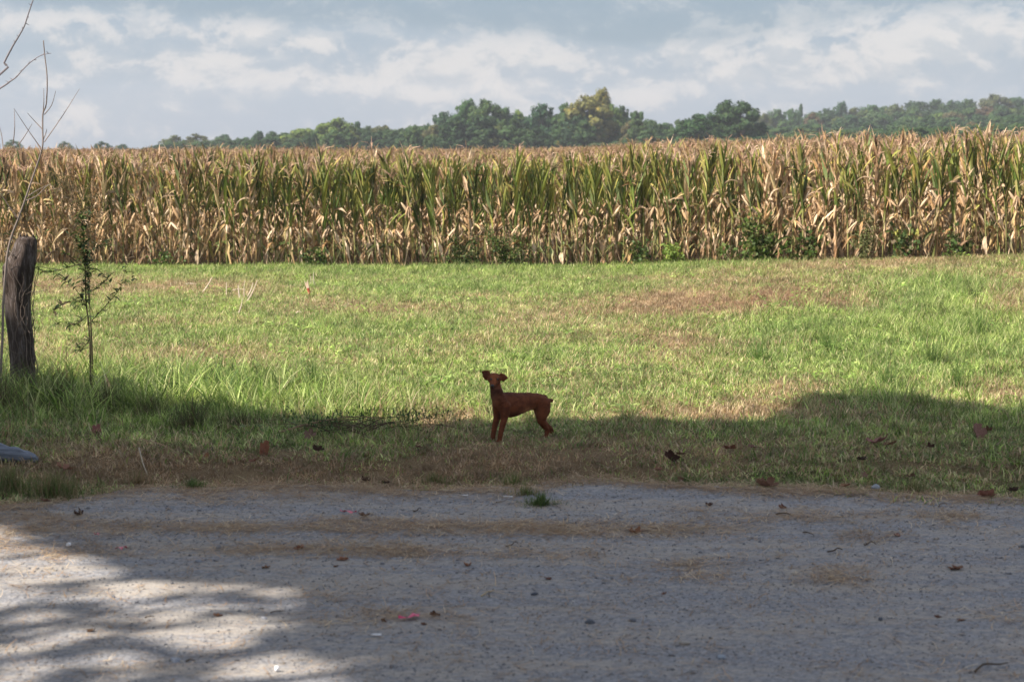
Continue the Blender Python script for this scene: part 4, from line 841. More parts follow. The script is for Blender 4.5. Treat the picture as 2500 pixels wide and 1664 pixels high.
def bare_shoots():
    Y = 16.7; o0 = aty(8, 965, Y); gz = float(H(o0.x, Y)); o = Vector((o0.x, Y, gz)); C = (.23, .19, .17)
    root = empty('bare_sapling', o, 0, 'tall bare sapling leaning out beside the post, leafless against the sky', 'sapling')
    mb = MB(); st = smooth_path(px_line([(2, 975), (2, 900), (6, 820), (8, 740), (12, 680), (18, 620), (28, 577), (43, 538), (59, 494), (75, 447), (93, 395), (104, 356), (104, 312), (105, 277), (113, 253), (115, 190), (109, 134), (106, 99)], Y, o, .02))
    n = len(st); mb.tube(st, [.0115 * (1 - .74 * (i / n) ** .8) + .0012 for i in range(n)], 7, C); mb.build('trunk', M_TWIG, root, True); 
    for q in [[(105, 277), (107, 250), (107, 216)], [(108, 280), (126, 257), (136, 222)], [(108, 347), (154, 281), (194, 217)], [(99, 360), (69, 318), (34, 265)], [(104, 316), (85, 296), (67, 276)], [(45, 354), (62, 330), (78, 303)], [(32, 352), (36, 310), (35, 270)], [(100, 372), (92, 352), (84, 340)], [(104, 345), (112, 325), (114, 315)],
              [(66, 480), (95, 462), (125, 448)], [(62, 490), (90, 478), (118, 452), (135, 460)], [(45, 535), (20, 500), (0, 470)], [(8, 365), (4, 330), (-4, 300)]]:
        b = MB(); p = smooth_path(px_line(q, Y, o, .08), 3); w = .0048; b.tube(p, [w * (1 - .75 * i / len(p)) for i in range(len(p))], 5, C); spurs(b, p, C, .09, .018); b.build('branch', M_TWIG, root)
    # a second bare tree whose trunk stands outside the frame
    Y = 15.0; g2 = Vector((-4.6, Y, float(H(-4.6, Y)))); C2 = (.22, .20, .21)
    root = empty('bare_tree', g2, 0, 'thorny bare branches reaching in at the top left corner', 'tree'); mb = MB()
    tp = [Vector((0, 0, -.1)), Vector((.03, 0, .8)), Vector((.0, .02, 1.7)), Vector((.08, 0, 2.4)), Vector((.06, .02, 3.1)), Vector((.02, 0, 3.9))]; mb.tube(smooth_path(tp), [.05 - .0018 * i for i in range(21)], 8, C2); mb.build('trunk', M_TWIG, root, True)
    for q, st in (([(0, 182), (10, 154), (30, 115), (45, 90), (59, 65), (68, 38), (81, 0), (96, -40), (120, -90)], 2.2), ([(0, 216), (18, 203), (38, 190), (56, 170), (75, 152), (99, 136), (125, 130)], 2.1)):
        b = MB(); p = smooth_path([Vector((.02, 0, st))] + [aty(a, c, Y) - g2 for a, c in q], 3); b.tube(p, [.0085 * (1 - .72 * i / len(p)) * (.8 if st < 2.15 else 1) for i in range(len(p))], 6, C2)
        for i in range(4, len(p) - 1, 2): d = Vector((R.uniform(-1, 1), R.uniform(-.4, .4), R.uniform(-.5, .8))).normalized() * R.uniform(.02, .035); b.tube([p[i], p[i] + d], [.004, .001], 4, C2)
        b.build('branch', M_TWIG, root)
bare_shoots()

def leafy_plants():
    Y = 16.9; b0 = aty(222, 975, Y); o = Vector((b0.x, Y, float(H(b0.x, Y)))); C = (.085, .075, .04)
    root = empty('young_tree', o, 0, 'thin dark green young tree with sparse drooping leaves, right of the crooked post', 'sapling'); mb = MB()
    pl = [[(222, 985), (221, 900), (219, 830), (215, 780), (210, 735), (209, 690), (207, 640), (205, 600), (203, 560), (200, 520)]]
    br = [[(217, 790), (250, 755), (285, 715), (298, 690), (308, 640)], [(208, 740), (180, 700), (150, 680), (125, 660)], [(212, 770), (190, 790), (160, 795)], [(210, 720), (240, 700), (262, 680), (310, 630)], [(207, 655), (170, 625), (145, 610)], [(206, 620), (240, 600), (262, 585)], [(205, 600), (180, 580), (165, 570)], [(212, 745), (185, 735), (150, 745), (130, 760)], [(219, 830), (205, 845), (195, 860)], [(207, 665), (235, 655), (270, 690)], [(206, 640), (120, 665), (95, 655)], [(203, 565), (215, 540), (222, 520)]]
    tr = smooth_path([v for v in px_line(pl[0], Y, o)]); mb.tube(tr, [.0105 * (1 - .7 * i / len(tr)) for i in range(len(tr))], 6, C); mb.build('trunk', M_TWIG, root, True); segs = []
    for q in br:
        b = MB(); p = smooth_path(px_line(q, Y, o, .12), 3); b.tube(p, [.0042 * (1 - .7 * i / len(p)) for i in range(len(p))], 4, C); b.build('branch', M_TWIG, root); segs += list(zip(p, p[1:]))
    fo = MB(); rr = random.Random(5); segs2 = list(zip(tr[16:], tr[17:]))
    cols = [(.045, .075, .02), (.06, .095, .025), (.085, .12, .03), (.075, .055, .03), (.03, .05, .02)]
    def lf_(p, l, c): leaf(fo, tuple(p), rr.uniform(0, 6.28), l, l * .38, rr.uniform(.8, 2.), rr.uniform(.2, 1.2), rr.uniform(-.6, .6), np.array(c), np.array(c) * .9, rr, .3, 4)
    for _ in range(330): a, c = rr.choice(segs); lf_(a.lerp(c, rr.random()), rr.uniform(.03, .10), rr.choice(cols))
    for _ in range(260): a, c = rr.choice(segs2); lf_(a.lerp(c, rr.random()) + Vector((rr.gauss(0, .02), rr.gauss(0, .02), 0)), rr.uniform(.03, .10), rr.choice(cols))
    for (px, py) in [(190, 845), (192, 852), (300, 690), (318, 680), (235, 605), (262, 600), (140, 790), (165, 790), (195, 780), (200, 720), (198, 745)]:
        for _ in range(4): lf_(aty(px + rr.gauss(0, 4), py + rr.gauss(0, 4), Y) - o, rr.uniform(.05, .10), rr.choice(cols))
    fo.build('foliage', M_WEED, root)
    # tall seed-headed weed between camera and corn
    Y = 17.6; b0 = aty(228, 960, Y); o = Vector((b0.x, Y, float(H(b0.x, Y)))); C = (.10, .085, .05)
    root = empty('seeded_weed', o, 0, 'tall dry weed with fine brown seed heads rising in front of the left corn', 'weed'); mb = MB(); hd = MB()
    for tip, via in [((232, 395), (214, 600)), ((190, 440), (212, 640)), ((120, 410), (180, 520)), ((270, 450), (222, 620)), ((160, 395), (196, 540)), ((225, 470), (216, 560))]:
        p = smooth_path([aty(228, 965, Y) - o, aty(220, 760, Y) - o, aty(*via, Y + R.uniform(-.1, .1)) - o, aty(*tip, Y + R.uniform(-.2, .2)) - o], 5); mb.tube(p, [.0045 * (1 - .75 * i / len(p)) for i in range(len(p))], 4, C)
        for _ in range(330):
            t = R.random() ** .8; i = int((len(p) - 2) * (.62 + .38 * t)); q = p[i].lerp(p[i + 1], R.random()) + Vector((R.gauss(0, .055), R.gauss(0, .04), R.gauss(0, .03))); s = R.uniform(.003, .008)
            hd.tube([q, q + Vector((R.gauss(0, s), R.gauss(0, s), s * 1.6))], [.004, .002], 3, np.array(R.choice([(.10, .075, .045), (.15, .11, .06), (.07, .075, .03)])))
    mb.build('stem', M_TWIG, root); hd.build('seed_head', M_TWIG, root)
leafy_plants()

# ------------------------------------------------------------------ wood lying about
def log():
    p = at(10, 1125); o = empty('fallen_log', p, 0, 'short smooth blue grey log lying in the grass at the left edge', 'log'); mb = MB()
    q = smooth_path([Vector((-.55, .05, .10)), Vector((-.25, .02, .098)), Vector((-.05, 0, .085)), Vector((.08, -.01, .065)), Vector((.17, -.02, .052)), Vector((.245, -.03, .035))], 5); n = 14; V = []
    for i, c in enumerate(q):
        r = float(np.interp(i / (len(q) - 1), [0, .4, .62, .8, .93, 1], [.062, .062, .052, .042, .03, .006]))
        for k in range(n): a = 2 * math.pi * k / n; w = 1 + .25 * mnoise.noise(Vector((math.cos(a) * 2, math.sin(a) * 2, i * .3))); V.append((c.x, c.y + math.cos(a) * r * w, c.z - .02 + math.sin(a) * r * w))
    mb.add(V, [(i * n + k, i * n + (k + 1) % n, (i + 1) * n + (k + 1) % n, (i + 1) * n + k) for i in range(len(q) - 1) for k in range(n)])
    m = Mat('silvered_wood', .6, .4); g_ = m.noise(9, 5, (.6, 5, 5), 'obj'); m.color(m.ramp(g_, [(.3, (.05, .06, .085)), (.55, (.13, .155, .20)), (.75, (.22, .25, .31))])).bump(g_, .6, .02); mb.build('trunk', m.m, o, True)
    b = MB(); b.tube([(.05, -.02, .04), (.08, -.06, -.0), (.10, -.08, -.03)], [.016, .012, .008], 6, (.05, .05, .06)); b.build('branch_stub', M_TWIG, o)
log()
def stick(name, pts, rad, col, label, cat='stick', mat=M_TWIG, group=None, n=6):
    o = Vector(pts[0]); mb = MB(); p = smooth_path([Vector(q) - o for q in pts], 4) if len(pts) > 2 else [Vector(q) - o for q in pts]
    r = [rad * (1 - .6 * i / len(p)) for i in range(len(p))]; mb.tube(p, r, n, col); s = mb.build(name, mat); s.location = o; return tag(s, label, cat, group)
def G(px, py, up=0.): v = at(px, py); v.z += up; return v
Yk = 17.2
stick('broken_stake', [aty(285, 985, Yk), aty(272, 950, Yk), aty(255, 913, Yk)], .020, (.19, .14, .11), 'thick broken stake leaning out of the long grass right of the young tree', 'stake')
stick('dead_stalk', [G(340, 1090, .06), G(400, 1100, .04), G(440, 1118, .02)], .004, (.48, .34, .22), 'thin pale stalk lying in the shaded grass above the road on the left', 'stalk')
stick('dead_stalk', [G(340, 1135, .12), G(350, 1150, .05), G(362, 1165, .01)], .006, (.42, .36, .28), 'pale bent stalk poking up at the road edge on the left', 'stalk')
def brush():
    c = at(890, 1058); o = empty('brush_pile', c, 0, 'low pile of dark cut brushwood with small leaves lying left of the dog', 'brushwood'); mb = MB(); fo = MB()
    for k in range(30):
        a = R.gauss(0, .28) + (math.pi if R.random() < .45 else 0); l = R.uniform(.2, .5); s = Vector((R.gauss(-.02, .22), R.gauss(0, .10), R.uniform(.01, .06))); e = s + Vector((math.cos(a) * l, math.sin(a) * l * .5, R.uniform(-.02, .10))); m = (s + e) / 2 + Vector((0, 0, .03))
        mb.tube(smooth_path([s, m, e], 3), [.0034 - .0003 * i for i in range(7)], 4, np.array((.10, .07, .05)) * R.uniform(.5, 1.5))
        if k > 14:
            for _ in range(40): p = m.lerp(e, R.random()) + Vector((R.gauss(.12, .08), R.gauss(0, .04), R.gauss(.02, .03))); leaf(fo, (p.x, p.y, max(.01, p.z)), R.uniform(0, 6.28), .035, .014, R.uniform(.2, 1.5), .4, 0, np.array((.05, .095, .03)), np.array((.08, .12, .03)), R, .3, 3)
    mb.tube(smooth_path([Vector((-.62, -.05, .02)), Vector((-.35, 0, .09)), Vector((-.05, .03, .125)), Vector((.12, .0, .11))], 4), [.007 - .0004 * i for i in range(13)], 5, (.28, .19, .12)); mb.tube(smooth_path([Vector((-.5, .02, .02)), Vector((-.3, .04, .09)), Vector((.0, .0, .10))], 4), [.005 - .0004 * i for i in range(9)], 5, (.24, .16, .1))
    mb.build('twigs', M_TWIG, o); fo.build('foliage', M_WEED, o)
brush()
# pale dead stalks in the mown grass
PS = [((443, 698), (480, 730), .010, 'pale stalk lying slanted, leftmost of the dead stalks in the mown grass'), ((492, 716), (518, 676), .010, 'pale dead stalk leaning right in the dry patch below the corn'), ((508, 706), (510, 690), .008, 'short upright pale stub between the leaning stalks'),
      ((553, 724), (553, 690), .010, 'upright pale stalk left of the forked white stalks'), ((586, 730), (582, 696), .013, 'short thick white stalk standing upright in the dry patch'), ((602, 728), (618, 690), .011, 'white stalk leaning right, one arm of the forked stalks'), ((600, 740), (628, 684), .009, 'thin white stalk behind the forked stalks'),
      ((596, 728), (598, 684), .007, 'thin upright pale stalk in the middle of the white stalks'), ((580, 770), (592, 728), .010, 'pale curved stalk nearest the viewer below the forked stalks'), ((560, 712), (600, 738), .008, 'pale stalk lying across the front of the forked stalks'), ((720, 768), (736, 768), .009, 'short white stick lying flat right of the dead stalks'),
      ((768, 700), (766, 664), .009, 'thin pale stalk standing right of the red tinted stub'), ((760, 696), (759, 674), .009, 'short pale stalk between red tinted stub and thin stalk')]
for i, (a, b, r_, lb) in enumerate(PS):
    p = at(*a); e = aty(b[0], b[1], p.y); mid = (p + e) / 2 + Vector((R.gauss(0, .01), 0, R.gauss(0, .008))); 
    if e.z < p.z + .02: e.z = p.z + .03; mid.z = p.z + .04
    stick('dead_stalk', [p, mid, e], r_, (.60, .50, .42), lb, 'stalk', group='pale dead stalks in the mown grass')
p = at(757, 722); e = aty(747, 684, p.y); o = empty('marker_stub', p, 0, 'pale split stub stained red below, standing in the mown grass left of centre', 'stub'); mb = MB(); mb.tube([(0, 0, 0), tuple((e - p) * .5)], [.020, .021], 7, (.42, .10, .07)); mb.build('painted_base', M_TWIG, o); mb = MB()
for k in range(4): mb.tube([tuple((e - p) * .5 + Vector(((k - 1.5) * .008, 0, 0))), tuple((e - p) * R.uniform(.85, 1.05) + Vector(((k - 1.5) * .016, 0, 0)))], [.011, .004], 5, (.62, .48, .38))
mb.build('splintered_top', M_TWIG, o)
stick('stem', [G(1530, 855, .02), G(1565, 838, .08), G(1600, 828, .05)], .006, (.40, .28, .15), 'thin straw coloured stem lying in lit grass right of the dog head', 'stalk')
stick('dark_stem', [G(1790, 805, .0), G(1795, 780, .02)], .006, (.06, .09, .03), 'thin dark green stem lying in the right hand lit grass', 'stalk')

# ------------------------------------------------------------------ tufts in the gravel and at the verge
M_TUFT = vertex_mat('tuft_blade', .55, .3, .35, .12)
def tuft(px, py, w, h, n, cols, label, seed, name='grass_tuft'):
    r = random.Random(seed); c = at(px, py); c.z = max(float(road_z(c.x, c.y)) if c.y < float(edge_y(c.x)) else c.z, c.z); mb = MB()
    for _ in range(n):
        a = r.uniform(0, 6.28); q = min(1.15, abs(r.gauss(0, .5))) * (1 + .5 * math.sin(a * 3 + seed)); leaf(mb, (w * q * math.cos(a), w * .7 * q * math.sin(a), -.004), r.uniform(0, 6.28), h * r.uniform(.35, 1.5) * max(.35, 1.1 - .5 * q), .005, abs(r.gauss(0, .8)), r.uniform(.2, 1.4), r.uniform(-.4, .4), np.array(r.choice(cols)), np.array(r.choice(cols)), r, .2, 3)
    o = mb.build(name, M_TUFT); o.location = c; return tag(o, label, 'grass')
GC = [(.08, .14, .03), (.12, .19, .045), (.06, .11, .03), (.16, .21, .06)]; DC = [(.34, .24, .13), (.45, .34, .2), (.25, .16, .09), (.12, .16, .05)]
tuft(1322, 1240, .125, .075, 420, GC, 'dark green grass tuft growing alone in the gravel below the dog', 1)
tuft(1255, 1190, .20, .10, 420, GC + DC, 'green grass tuft where the verge meets the gravel, above the lone tuft', 2)
tuft(1060, 1180, .16, .08, 300, GC + DC, 'grass tuft left of the worn gravel gap in the verge', 3)
tuft(470, 1196, .16, .06, 300, GC, 'flat green tuft spreading over the gravel edge on the left', 4); tuft(335, 1185, .13, .10, 300, DC, 'dry straw coloured tuft at the gravel edge on the left', 5)
tuft(130, 1215, .35, .16, 1100, GC + DC, 'large blurred grass clump at the lower left verge corner', 6); tuft(20, 1200, .28, .16, 700, GC + DC, 'grass clump cut off by the left edge at the verge', 7)
for i, (px, py, lb) in enumerate([(75, 985, 'dark tangled weeds at the foot of the crooked post'), (150, 990, 'tangled dry weed stems between the post and the young tree'), (15, 1010, 'dark weeds cut off by the left edge below the post'), (260, 1000, 'dark weeds around the broken stake'), (370, 1022, 'dark weed clump in the shade edge right of the stake'), (470, 1038, 'dark weed clump midway between stake and brushwood'), (590, 1046, 'dark weed clump just left of the brushwood pile')]):
    tuft(px, py + (i % 2) * 8, .26 if i < 4 else (.32, .28, .34)[i - 4], .30 if i < 4 else (.17, .24, .14)[i - 4], 420, [(.05, .085, .022), (.07, .11, .03), (.18, .13, .07), (.10, .085, .045)], lb, 60 + i, 'weed_clump')
tuft(1285, 1216, .16, .06, 260, GC + DC, 'thin grass spur reaching from the verge towards the lone gravel tuft', 12)
tuft(1670, 1182, .22, .07, 400, GC, 'dark green tuft at the gravel edge right of the dog', 8); tuft(2230, 1205, .25, .09, 500, GC + DC, 'grass tuft over the gravel edge at the right', 9)
for i, (px, py) in enumerate([(2020, 840), (2275, 870), (2340, 930), (1850, 860), (2170, 930), (2390, 800), (530, 950), (760, 930), (420, 960)]):
    tuft(px, py + 20, .16, .34, 150, [(.09, .16, .035), (.13, .21, .05), (.16, .25, .06), (.06, .12, .035)], ['tall grass tuft in the right lit grass, farthest left of its cluster', 'tall spiky grass tuft in bright grass near the right edge', 'lowest tall tuft on the right, touching the shade', 'tall grass tuft right of centre on the lit slope', 'tall tuft with dark base where the right shade bulges up', 'tall tuft at the far right below the dry patch', 'tall grass tuft behind the long shaded grass on the left', 'tall grass tuft left of the brush pile in sunlight', 'spiky tuft in the long grass right of the leaning stake'][i], 30 + i, 'tall_grass_tuft')

# ------------------------------------------------------------------ fallen leaves
def leaf_mat():
    m = Mat('dead_leaf', .75, .25); oi = m.N('ShaderNodeObjectInfo'); n = m.noise(18, 4, (1, 1, 1), 'obj'); c = m.mix(m.step(n, .3, .7), oi.outputs['Color'], m.mix(1, oi.outputs['Color'], (.55, .5, .5), 'MULTIPLY')); m.color(c).bump(n, .5, .01).leafy(.15, 1.); return m.m
M_LEAF = leaf_mat()
def leaf_mesh(seed, curl):
    r = random.Random(seed); bm = bmesh.new(); n = 40; rings = [.0, .3, .55, .8, 1.]
    def R_(a): return .55 + .45 * abs(math.cos(a * 2.5)) ** .7 * (1 - .35 * (math.cos(a) < -.6)) + .06 * math.sin(a * 13 + seed)
    V = [bm.verts.new((0, 0, 0))]; L_ = []
    for q in rings[1:]:
        L_.append([bm.verts.new((math.cos(2 * math.pi * k / n) * R_(2 * math.pi * k / n) * q, math.sin(2 * math.pi * k / n) * R_(2 * math.pi * k / n) * q, 0)) for k in range(n)])
    for k in range(n): bm.faces.new((V[0], L_[0][k], L_[0][(k + 1) % n]))
    for a, b in zip(L_, L_[1:]):
        for k in range(n): bm.faces.new((a[k], b[k], b[(k + 1) % n], a[(k + 1) % n]))
    ax = r.uniform(0, 3.14)
    for v in bm.verts:
        d = v.co.x * math.cos(ax) + v.co.y * math.sin(ax); e = -v.co.x * math.sin(ax) + v.co.y * math.cos(ax); th = d * curl; rr = 1 / max(curl, .01)
        nd = math.sin(th) * rr; z = (1 - math.cos(th)) * rr; z += .16 * mnoise.noise(Vector((v.co.x * 2.5, v.co.y * 2.5, seed))) + .10 * math.sin(math.atan2(e, d) * 5) * math.hypot(d, e); z += .25 * e * e * r.uniform(.8, 1.)
        v.co = Vector((nd * math.cos(ax) - e * math.sin(ax), nd * math.sin(ax) + e * math.cos(ax), z))
    mz = min(v.co.z for v in bm.verts)
    for v in bm.verts: v.co.z -= mz
    me = bpy.data.meshes.new('leaf'); bm.to_mesh(me); bm.free(); me.materials.append(M_LEAF); me.polygons.foreach_set('use_smooth', [True] * len(me.polygons)); return me
LM = [leaf_mesh(i, c) for i, c in enumerate([.7, 1.3, 1.9, 2.4, 1., 1.6])]
BR1, BR2, BR3, PNK, DRK = (.24, .11, .065), (.17, .08, .05), (.33, .17, .095), (.29, .155, .12), (.075, .042, .03)
LV = [(1638, 1128, 62, DRK, 3, 1.2, 'dark curled fallen leaf standing up in the grass right of the dog'), (1662, 1122, 40, BR2, 1, .5, 'brown leaf leaning against the dark upright one'), (2140, 1092, 85, PNK, 4, .2, 'broad pinkish leaf lying in shaded grass at the right'), (2172, 1098, 50, BR1, 1, .3, 'redder leaf overlapping the broad pinkish one'),
 (2385, 1072, 80, PNK, 2, .8, 'big crumpled pinkish leaf in the grass near the right edge'), (2412, 1062, 34, BR2, 3, .6, 'dark brown leaf touching the big crumpled pinkish one'), (1782, 1108, 55, BR1, 4, .2, 'flat red brown leaf half hidden in grass right of the dark upright leaf'), (1836, 1104, 32, PNK, 1, .5, 'small pink brown leaf in the grass between two larger ones'),
 (2270, 1103, 34, DRK, 3, .4, 'little dark leaf in shaded grass left of the crumpled pinkish leaf'), (2105, 1135, 44, DRK, 2, .3, 'dark brown leaf below the broad pinkish leaf'), (2110, 1172, 24, PNK, 0, .9, 'small salmon leaf upright near the right gravel edge'), (2225, 1176, 44, PNK, 4, .5, 'pale pink leaf under grass near the right gravel edge'),
 (1608, 1160, 36, PNK, 1, .3, 'faded leaf in the verge below the dark upright leaf'), (646, 1108, 58, BR3, 2, 1.25, 'reddish leaf standing on edge in shaded grass left of the dog'), (757, 1075, 50, PNK, 4, 1.0, 'round pinkish leaf in front of the brush pile'), (236, 1062, 46, PNK, 1, .9, 'pinkish leaf in the shaded long grass below the broken stake'),
 (160, 1158, 66, BR3, 4, .5, 'large blurred tan red leaf in the lower left grass'), (620, 1138, 44, BR1, 1, .5, 'brown leaf low in the verge left of the dog'), (775, 1112, 44, DRK, 3, .5, 'dark brown leaf in the shaded verge below the brush pile'), (1022, 1104, 26, BR2, 1, .3, 'tiny brown leaf in shaded grass just left of the dog'), (505, 1124, 22, BR3, 1, .8, 'tiny pale orange leaf in the verge on the left'),
 (1868, 1198, 100, BR1, 2, .1, 'long rolled brown leaf at the right gravel edge, largest there'), (1662, 1185, 50, BR1, 3, .2, 'brown curled leaf at the gravel edge under the dark green tuft'), (2062, 1200, 40, BR3, 1, .2, 'light brown leaf on the gravel edge right of the long rolled one'), (2410, 1220, 66, BR1, 3, .3, 'brown crumpled leaf on the gravel edge near the right side'), (2475, 1212, 50, DRK, 2, .3, 'dark leaf on the gravel edge at the right picture edge'),
 (892, 1186, 36, DRK, 3, .3, 'dark leaf at the gravel edge left of the worn gap, left of two'), (942, 1192, 36, DRK, 1, .3, 'dark leaf at the gravel edge left of the worn gap, right of two'), (192, 1262, 50, DRK, 3, .4, 'dark curled leaf on the road near the left side'), (112, 1234, 36, BR2, 1, .3, 'brown leaf at the road edge above the dark curled one'),
 (1730, 1240, 36, DRK, 1, .2, 'thin dark leaf on the gravel under the long rolled leaf'), (1910, 1246, 34, BR1, 3, .8, 'brown curled up leaf on the gravel right of the thin dark one'), (732, 1346, 38, BR1, 3, .5, 'brown leaf in road straw, upper of three in a slanting line'), (838, 1376, 44, BR3, 1, .1, 'orange brown leaf on the road with a dark shadow below'), (650, 1398, 34, BR1, 0, .1, 'flat brown leaf on the bare gravel left of the orange brown one'),
 (1142, 1390, 46, BR3, 2, .3, 'tan brown leaf alone on the road in the middle'), (1550, 1308, 60, BR1, 4, .2, 'brown leaf in the straw band right of the middle'), (532, 1510, 34, BR3, 1, .2, 'orange leaf in the sunlit gravel patch'), (1060, 1512, 40, BR2, 3, 1.0, 'dark red brown leaf curled up right of the pink ribbon'), (937, 1528, 28, BR1, 3, .7, 'red brown leaf left of the pink ribbon'), (1035, 1536, 24, BR2, 1, .3, 'small brown leaf just below the pink ribbon'),
 (890, 1266, 44, BR2, 4, .1, 'flat brown leaf beside the upper pink ribbon scrap'), (2335, 1402, 60, BR1, 0, .1, 'flat brown leaf on the road at the right'), (2190, 1316, 28, PNK, 1, .5, 'little pink brown leaf on the road above the flat right one'), (1338, 1424, 34, BR2, 1, .1, 'thin brown leaf on the gravel right of the middle'), (1622, 1460, 20, BR1, 3, .3, 'tiny red leaf on bare gravel right of the dark stones'),
 (2290, 1520, 28, BR2, 1, .1, 'brown leaf lower right on the road, left of two'), (2345, 1528, 28, BR1, 0, .1, 'brown leaf lower right on the road, right of two'), (222, 1552, 34, BR2, 1, .3, 'brown leaf in the shaded strip at the lower left'), (820, 1395, 20, BR2, 1, .2, 'small brown scrap of leaf below the orange brown leaf')]
for i, (px, py, wpx, col, k, tilt, lb) in enumerate(LV):
    p = at(px, py); on_road = p.y < float(edge_y(p.x)); z = float(road_z(p.x, p.y)) if on_road else p.z + .035
    o = obj('fallen_leaf', LM[k]); s = wpx / FPX * p.y / 2.6; o.scale = (s, s, s); o.location = (p.x, p.y, z); o.rotation_euler = (tilt if tilt > .6 else tilt * .4, R.uniform(-.15, .15), R.uniform(0, 6.28) if tilt < .6 else R.uniform(-.5, .5)); o.color = (*[c * R.uniform(.9, 1.15) for c in col], 1)
    tag(o, lb, 'leaf', 'fallen leaves on the verge and the road')
# ------------------------------------------------------------------ stones and rubbish
for i, (px, py, wpx, col, lb) in enumerate([(428, 1622, 34, (.26, .29, .35), 'pale blue stone on the road at the lower left'), (915, 1310, 20, (.16, .18, .20), 'upright grey stone in the road straw left of the middle'), (843, 1350, 20, (.30, .34, .38), 'small light blue stone left of the upright grey stone'), (484, 1380, 24, (.22, .25, .29), 'blue grey stone on the gravel above the sunlit patch'),
        (1305, 1460, 26, (.07, .08, .10), 'dark stone on the road, upper of two dark ones'), (1440, 1532, 40, (.09, .10, .12), 'wide dark stone low on the road, lower of two dark ones'), (1672, 1580, 34, (.30, .28, .25), 'pale beige stone on the lower road right of the middle'), (1762, 1617, 38, (.24, .28, .33), 'bluish stone near the bottom edge right of the middle'), (2150, 1526, 24, (.08, .09, .11), 'dark stone on the lower right road'),
        (645, 1520, 26, (.34, .35, .38), 'light grey stone at the right rim of the sunlit patch'), (1545, 1527, 30, (.14, .15, .17), 'dark grey flat stone on lower road between two others'), (2138, 1202, 30, (.28, .31, .35), 'pale stone half sunk in the right gravel edge'), (1750, 1200, 22, (.2, .22, .25), 'small grey stone in the gravel under the rolled leaf')]):
    me = stone_mesh(70 + i, 3); me.materials.append(flat('stone_surface', col, .85, .25, .25, 40)); me.polygons.foreach_set('use_smooth', [True] * len(me.polygons)); o = obj('stone', me); p = at(px, py); s = wpx / FPX * p.y / 2.8; o.scale = (s, s, s); o.location = (p.x, p.y, float(road_z(p.x, p.y)) + s * .2); o.rotation_euler = (0, 0, R.uniform(0, 6.28)); tag(o, lb, 'stone', 'larger stones on the road')
M_PINK = flat('pink_plastic', (.62, .035, .13), .4, .4, .1); M_PINK2 = flat('faded_pink_plastic', (.60, .17, .22), .5, .4, .1); M_WHITE = flat('white_paper', (.72, .73, .76), .7, .2, .05)
def ribbon(px, py, a, ln, w, mat, label, ph):
    c = at(px, py); c.z = float(road_z(c.x, c.y)) + .004; mb = MB(); V = []; n = 12
    for k in range(n + 1):
        t = k / n; x = (t - .5) * ln; y = .25 * w * math.sin(t * 7 + ph); z = .006 + .010 * abs(math.sin(t * 6 + ph)); ww = w * .5 * min(1, 4 * t + .15, 4 * (1 - t) + .15); q = a; 
        for s in (-1, 1):
            for h in (0, .0006): V.append((x * math.cos(q) - (y + s * ww) * math.sin(q), x * math.sin(q) + (y + s * ww) * math.cos(q), z + h + s * .006 * math.sin(t * 9 + ph)))
    F = []
    for k in range(n): i = 4 * k; F += [(i + 1, i + 3, i + 7, i + 5), (i, i + 4, i + 6, i + 2), (i, i + 1, i + 5, i + 4), (i + 2, i + 6, i + 7, i + 3)]
    mb.add(V, F); o = mb.build('ribbon_scrap', mat, None, True); o.location = c; return tag(o, label, 'ribbon')
ribbon(1002, 1522, .75, .13, .04, M_PINK, 'bright pink ribbon scrap lying on the road between red brown leaves', 1.)
ribbon(850, 1261, -.5, .12, .014, M_PINK2, 'thin faded pink ribbon on the gravel left of a flat brown leaf', 2.); ribbon(295, 1350, .4, .07, .02, M_PINK2, 'faded pink scrap in road straw on the left side', 3.); ribbon(237, 1319, .2, .03, .012, M_PINK2, 'tiny pink scrap up the road from the faded left one', 1.5)
for px, py, l, r_, a, lb in [(919, 1565, .042, .0052, .1, 'white cigarette end lying below the bright pink ribbon'), (1136, 1220, .034, .0045, .0, 'small white stub on the gravel left of the lone grass tuft'), (168, 1341, .018, .011, 1.2, 'white bit of litter in the shade at the left of the road'), (676, 1646, .014, .012, .4, 'bright white bit of litter at the bottom edge'), (1240, 1222, .06, .003, .05, 'thin white sliver beside the lone grass tuft')]:
    c = at(px, py); c.z = float(road_z(c.x, c.y)) + r_ + .002; mb = MB(); d = Vector((math.cos(a), math.sin(a), 0)) * l / 2; mb.tube([-d, -d * .96, d * .3, d * .96, d], [r_ * .85, r_, r_, r_ * .96, r_ * .8], 10); o = mb.build('litter', M_WHITE, None, True); o.location = c; tag(o, lb, 'litter')
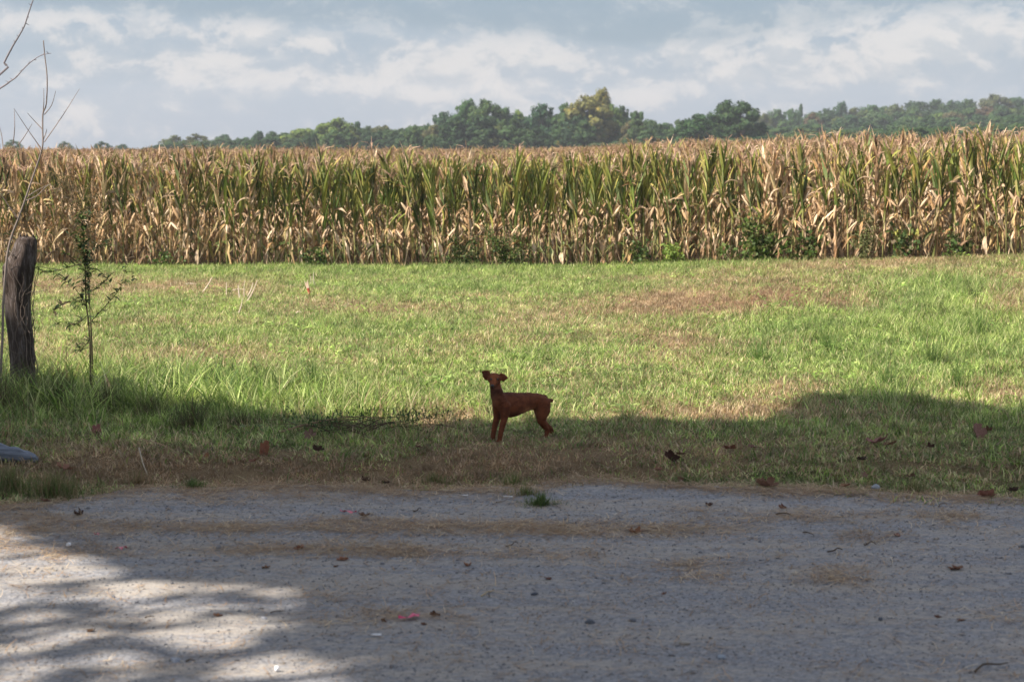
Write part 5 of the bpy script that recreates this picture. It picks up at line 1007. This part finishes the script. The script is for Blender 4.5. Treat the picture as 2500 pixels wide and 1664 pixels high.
for i, (a, b, r_, lb) in enumerate([((1010, 1256), (1034, 1253), .006, 'short dark twig on the gravel above the straw band'), ((1236, 1344), (1272, 1336), .006, 'dark twig on the road right of the middle leaf, higher up'), ((1195, 1466), (1200, 1456), .005, 'small dark twig at the middle of the road'), ((1960, 1310), (1996, 1322), .006, 'thin dark twig slanting on the right road'), ((1895, 1268), (1940, 1270), .008, 'dark twig in the right straw band'),
        ((2020, 1358), (2066, 1352), .008, 'dark twig low on the right road above the straw heap'), ((2110, 1340), (2145, 1341), .008, 'short dark twig right of the longer dark one'), ((2292, 1243), (2316, 1236), .006, 'dark twig slanting near the right gravel edge'), ((1210, 1236), (1262, 1228), .004, 'thin dark twig left of the lone grass tuft'), ((355, 1517), (382, 1516), .006, 'brown twig at the edge of the shaded strip, lower left'),
        ((660, 1506), (705, 1503), .006, 'brown twig right of the light grey stone'), ((455, 1626), (482, 1626), .007, 'dark twig right of the pale blue stone'), ((2380, 1655), (2480, 1630), .009, 'thick dark twig in the bottom right corner'), ((1175, 1465), (1215, 1448), .006, 'pale tan twig end on the middle road')]):
    p, q = at(*a), at(*b); p.z = float(road_z(p.x, p.y)) + r_; q.z = float(road_z(q.x, q.y)) + r_ + .004; q = p + (q - p) * .8; stick('twig', [p, p + (q - p) * .35 + Vector((R.gauss(0, .006), R.gauss(0, .02), .004)), p + (q - p) * .7 + Vector((0, R.gauss(0, .02), .008)), q], r_ * .62, (.075, .055, .04) if i != 13 else (.42, .33, .2), lb, 'twig', group='twigs on the road')

# ------------------------------------------------------------------ air
def haze():
    bm = bmesh.new(); bmesh.ops.create_cube(bm, size=1); me = bpy.data.meshes.new('haze'); bm.to_mesh(me); bm.free(); o = obj('haze', me); o.scale = (2200, 1440, 45); o.location = (0, 640, 21.0)
    m = bpy.data.materials.new('haze'); m.use_nodes = True; nt = m.node_tree; nt.nodes.remove(nt.nodes['Principled BSDF']); v = nt.nodes.new('ShaderNodeVolumePrincipled'); v.inputs['Color'].default_value = (.86, .92, 1, 1); v.inputs['Density'].default_value = .00032
    v.inputs['Anisotropy'].default_value = .2
    nt.links.new(v.outputs[0], nt.nodes['Material Output'].inputs['Volume']); me.materials.append(m); tag(o, 'thin pale haze in the air over the field', kind='stuff')
haze()
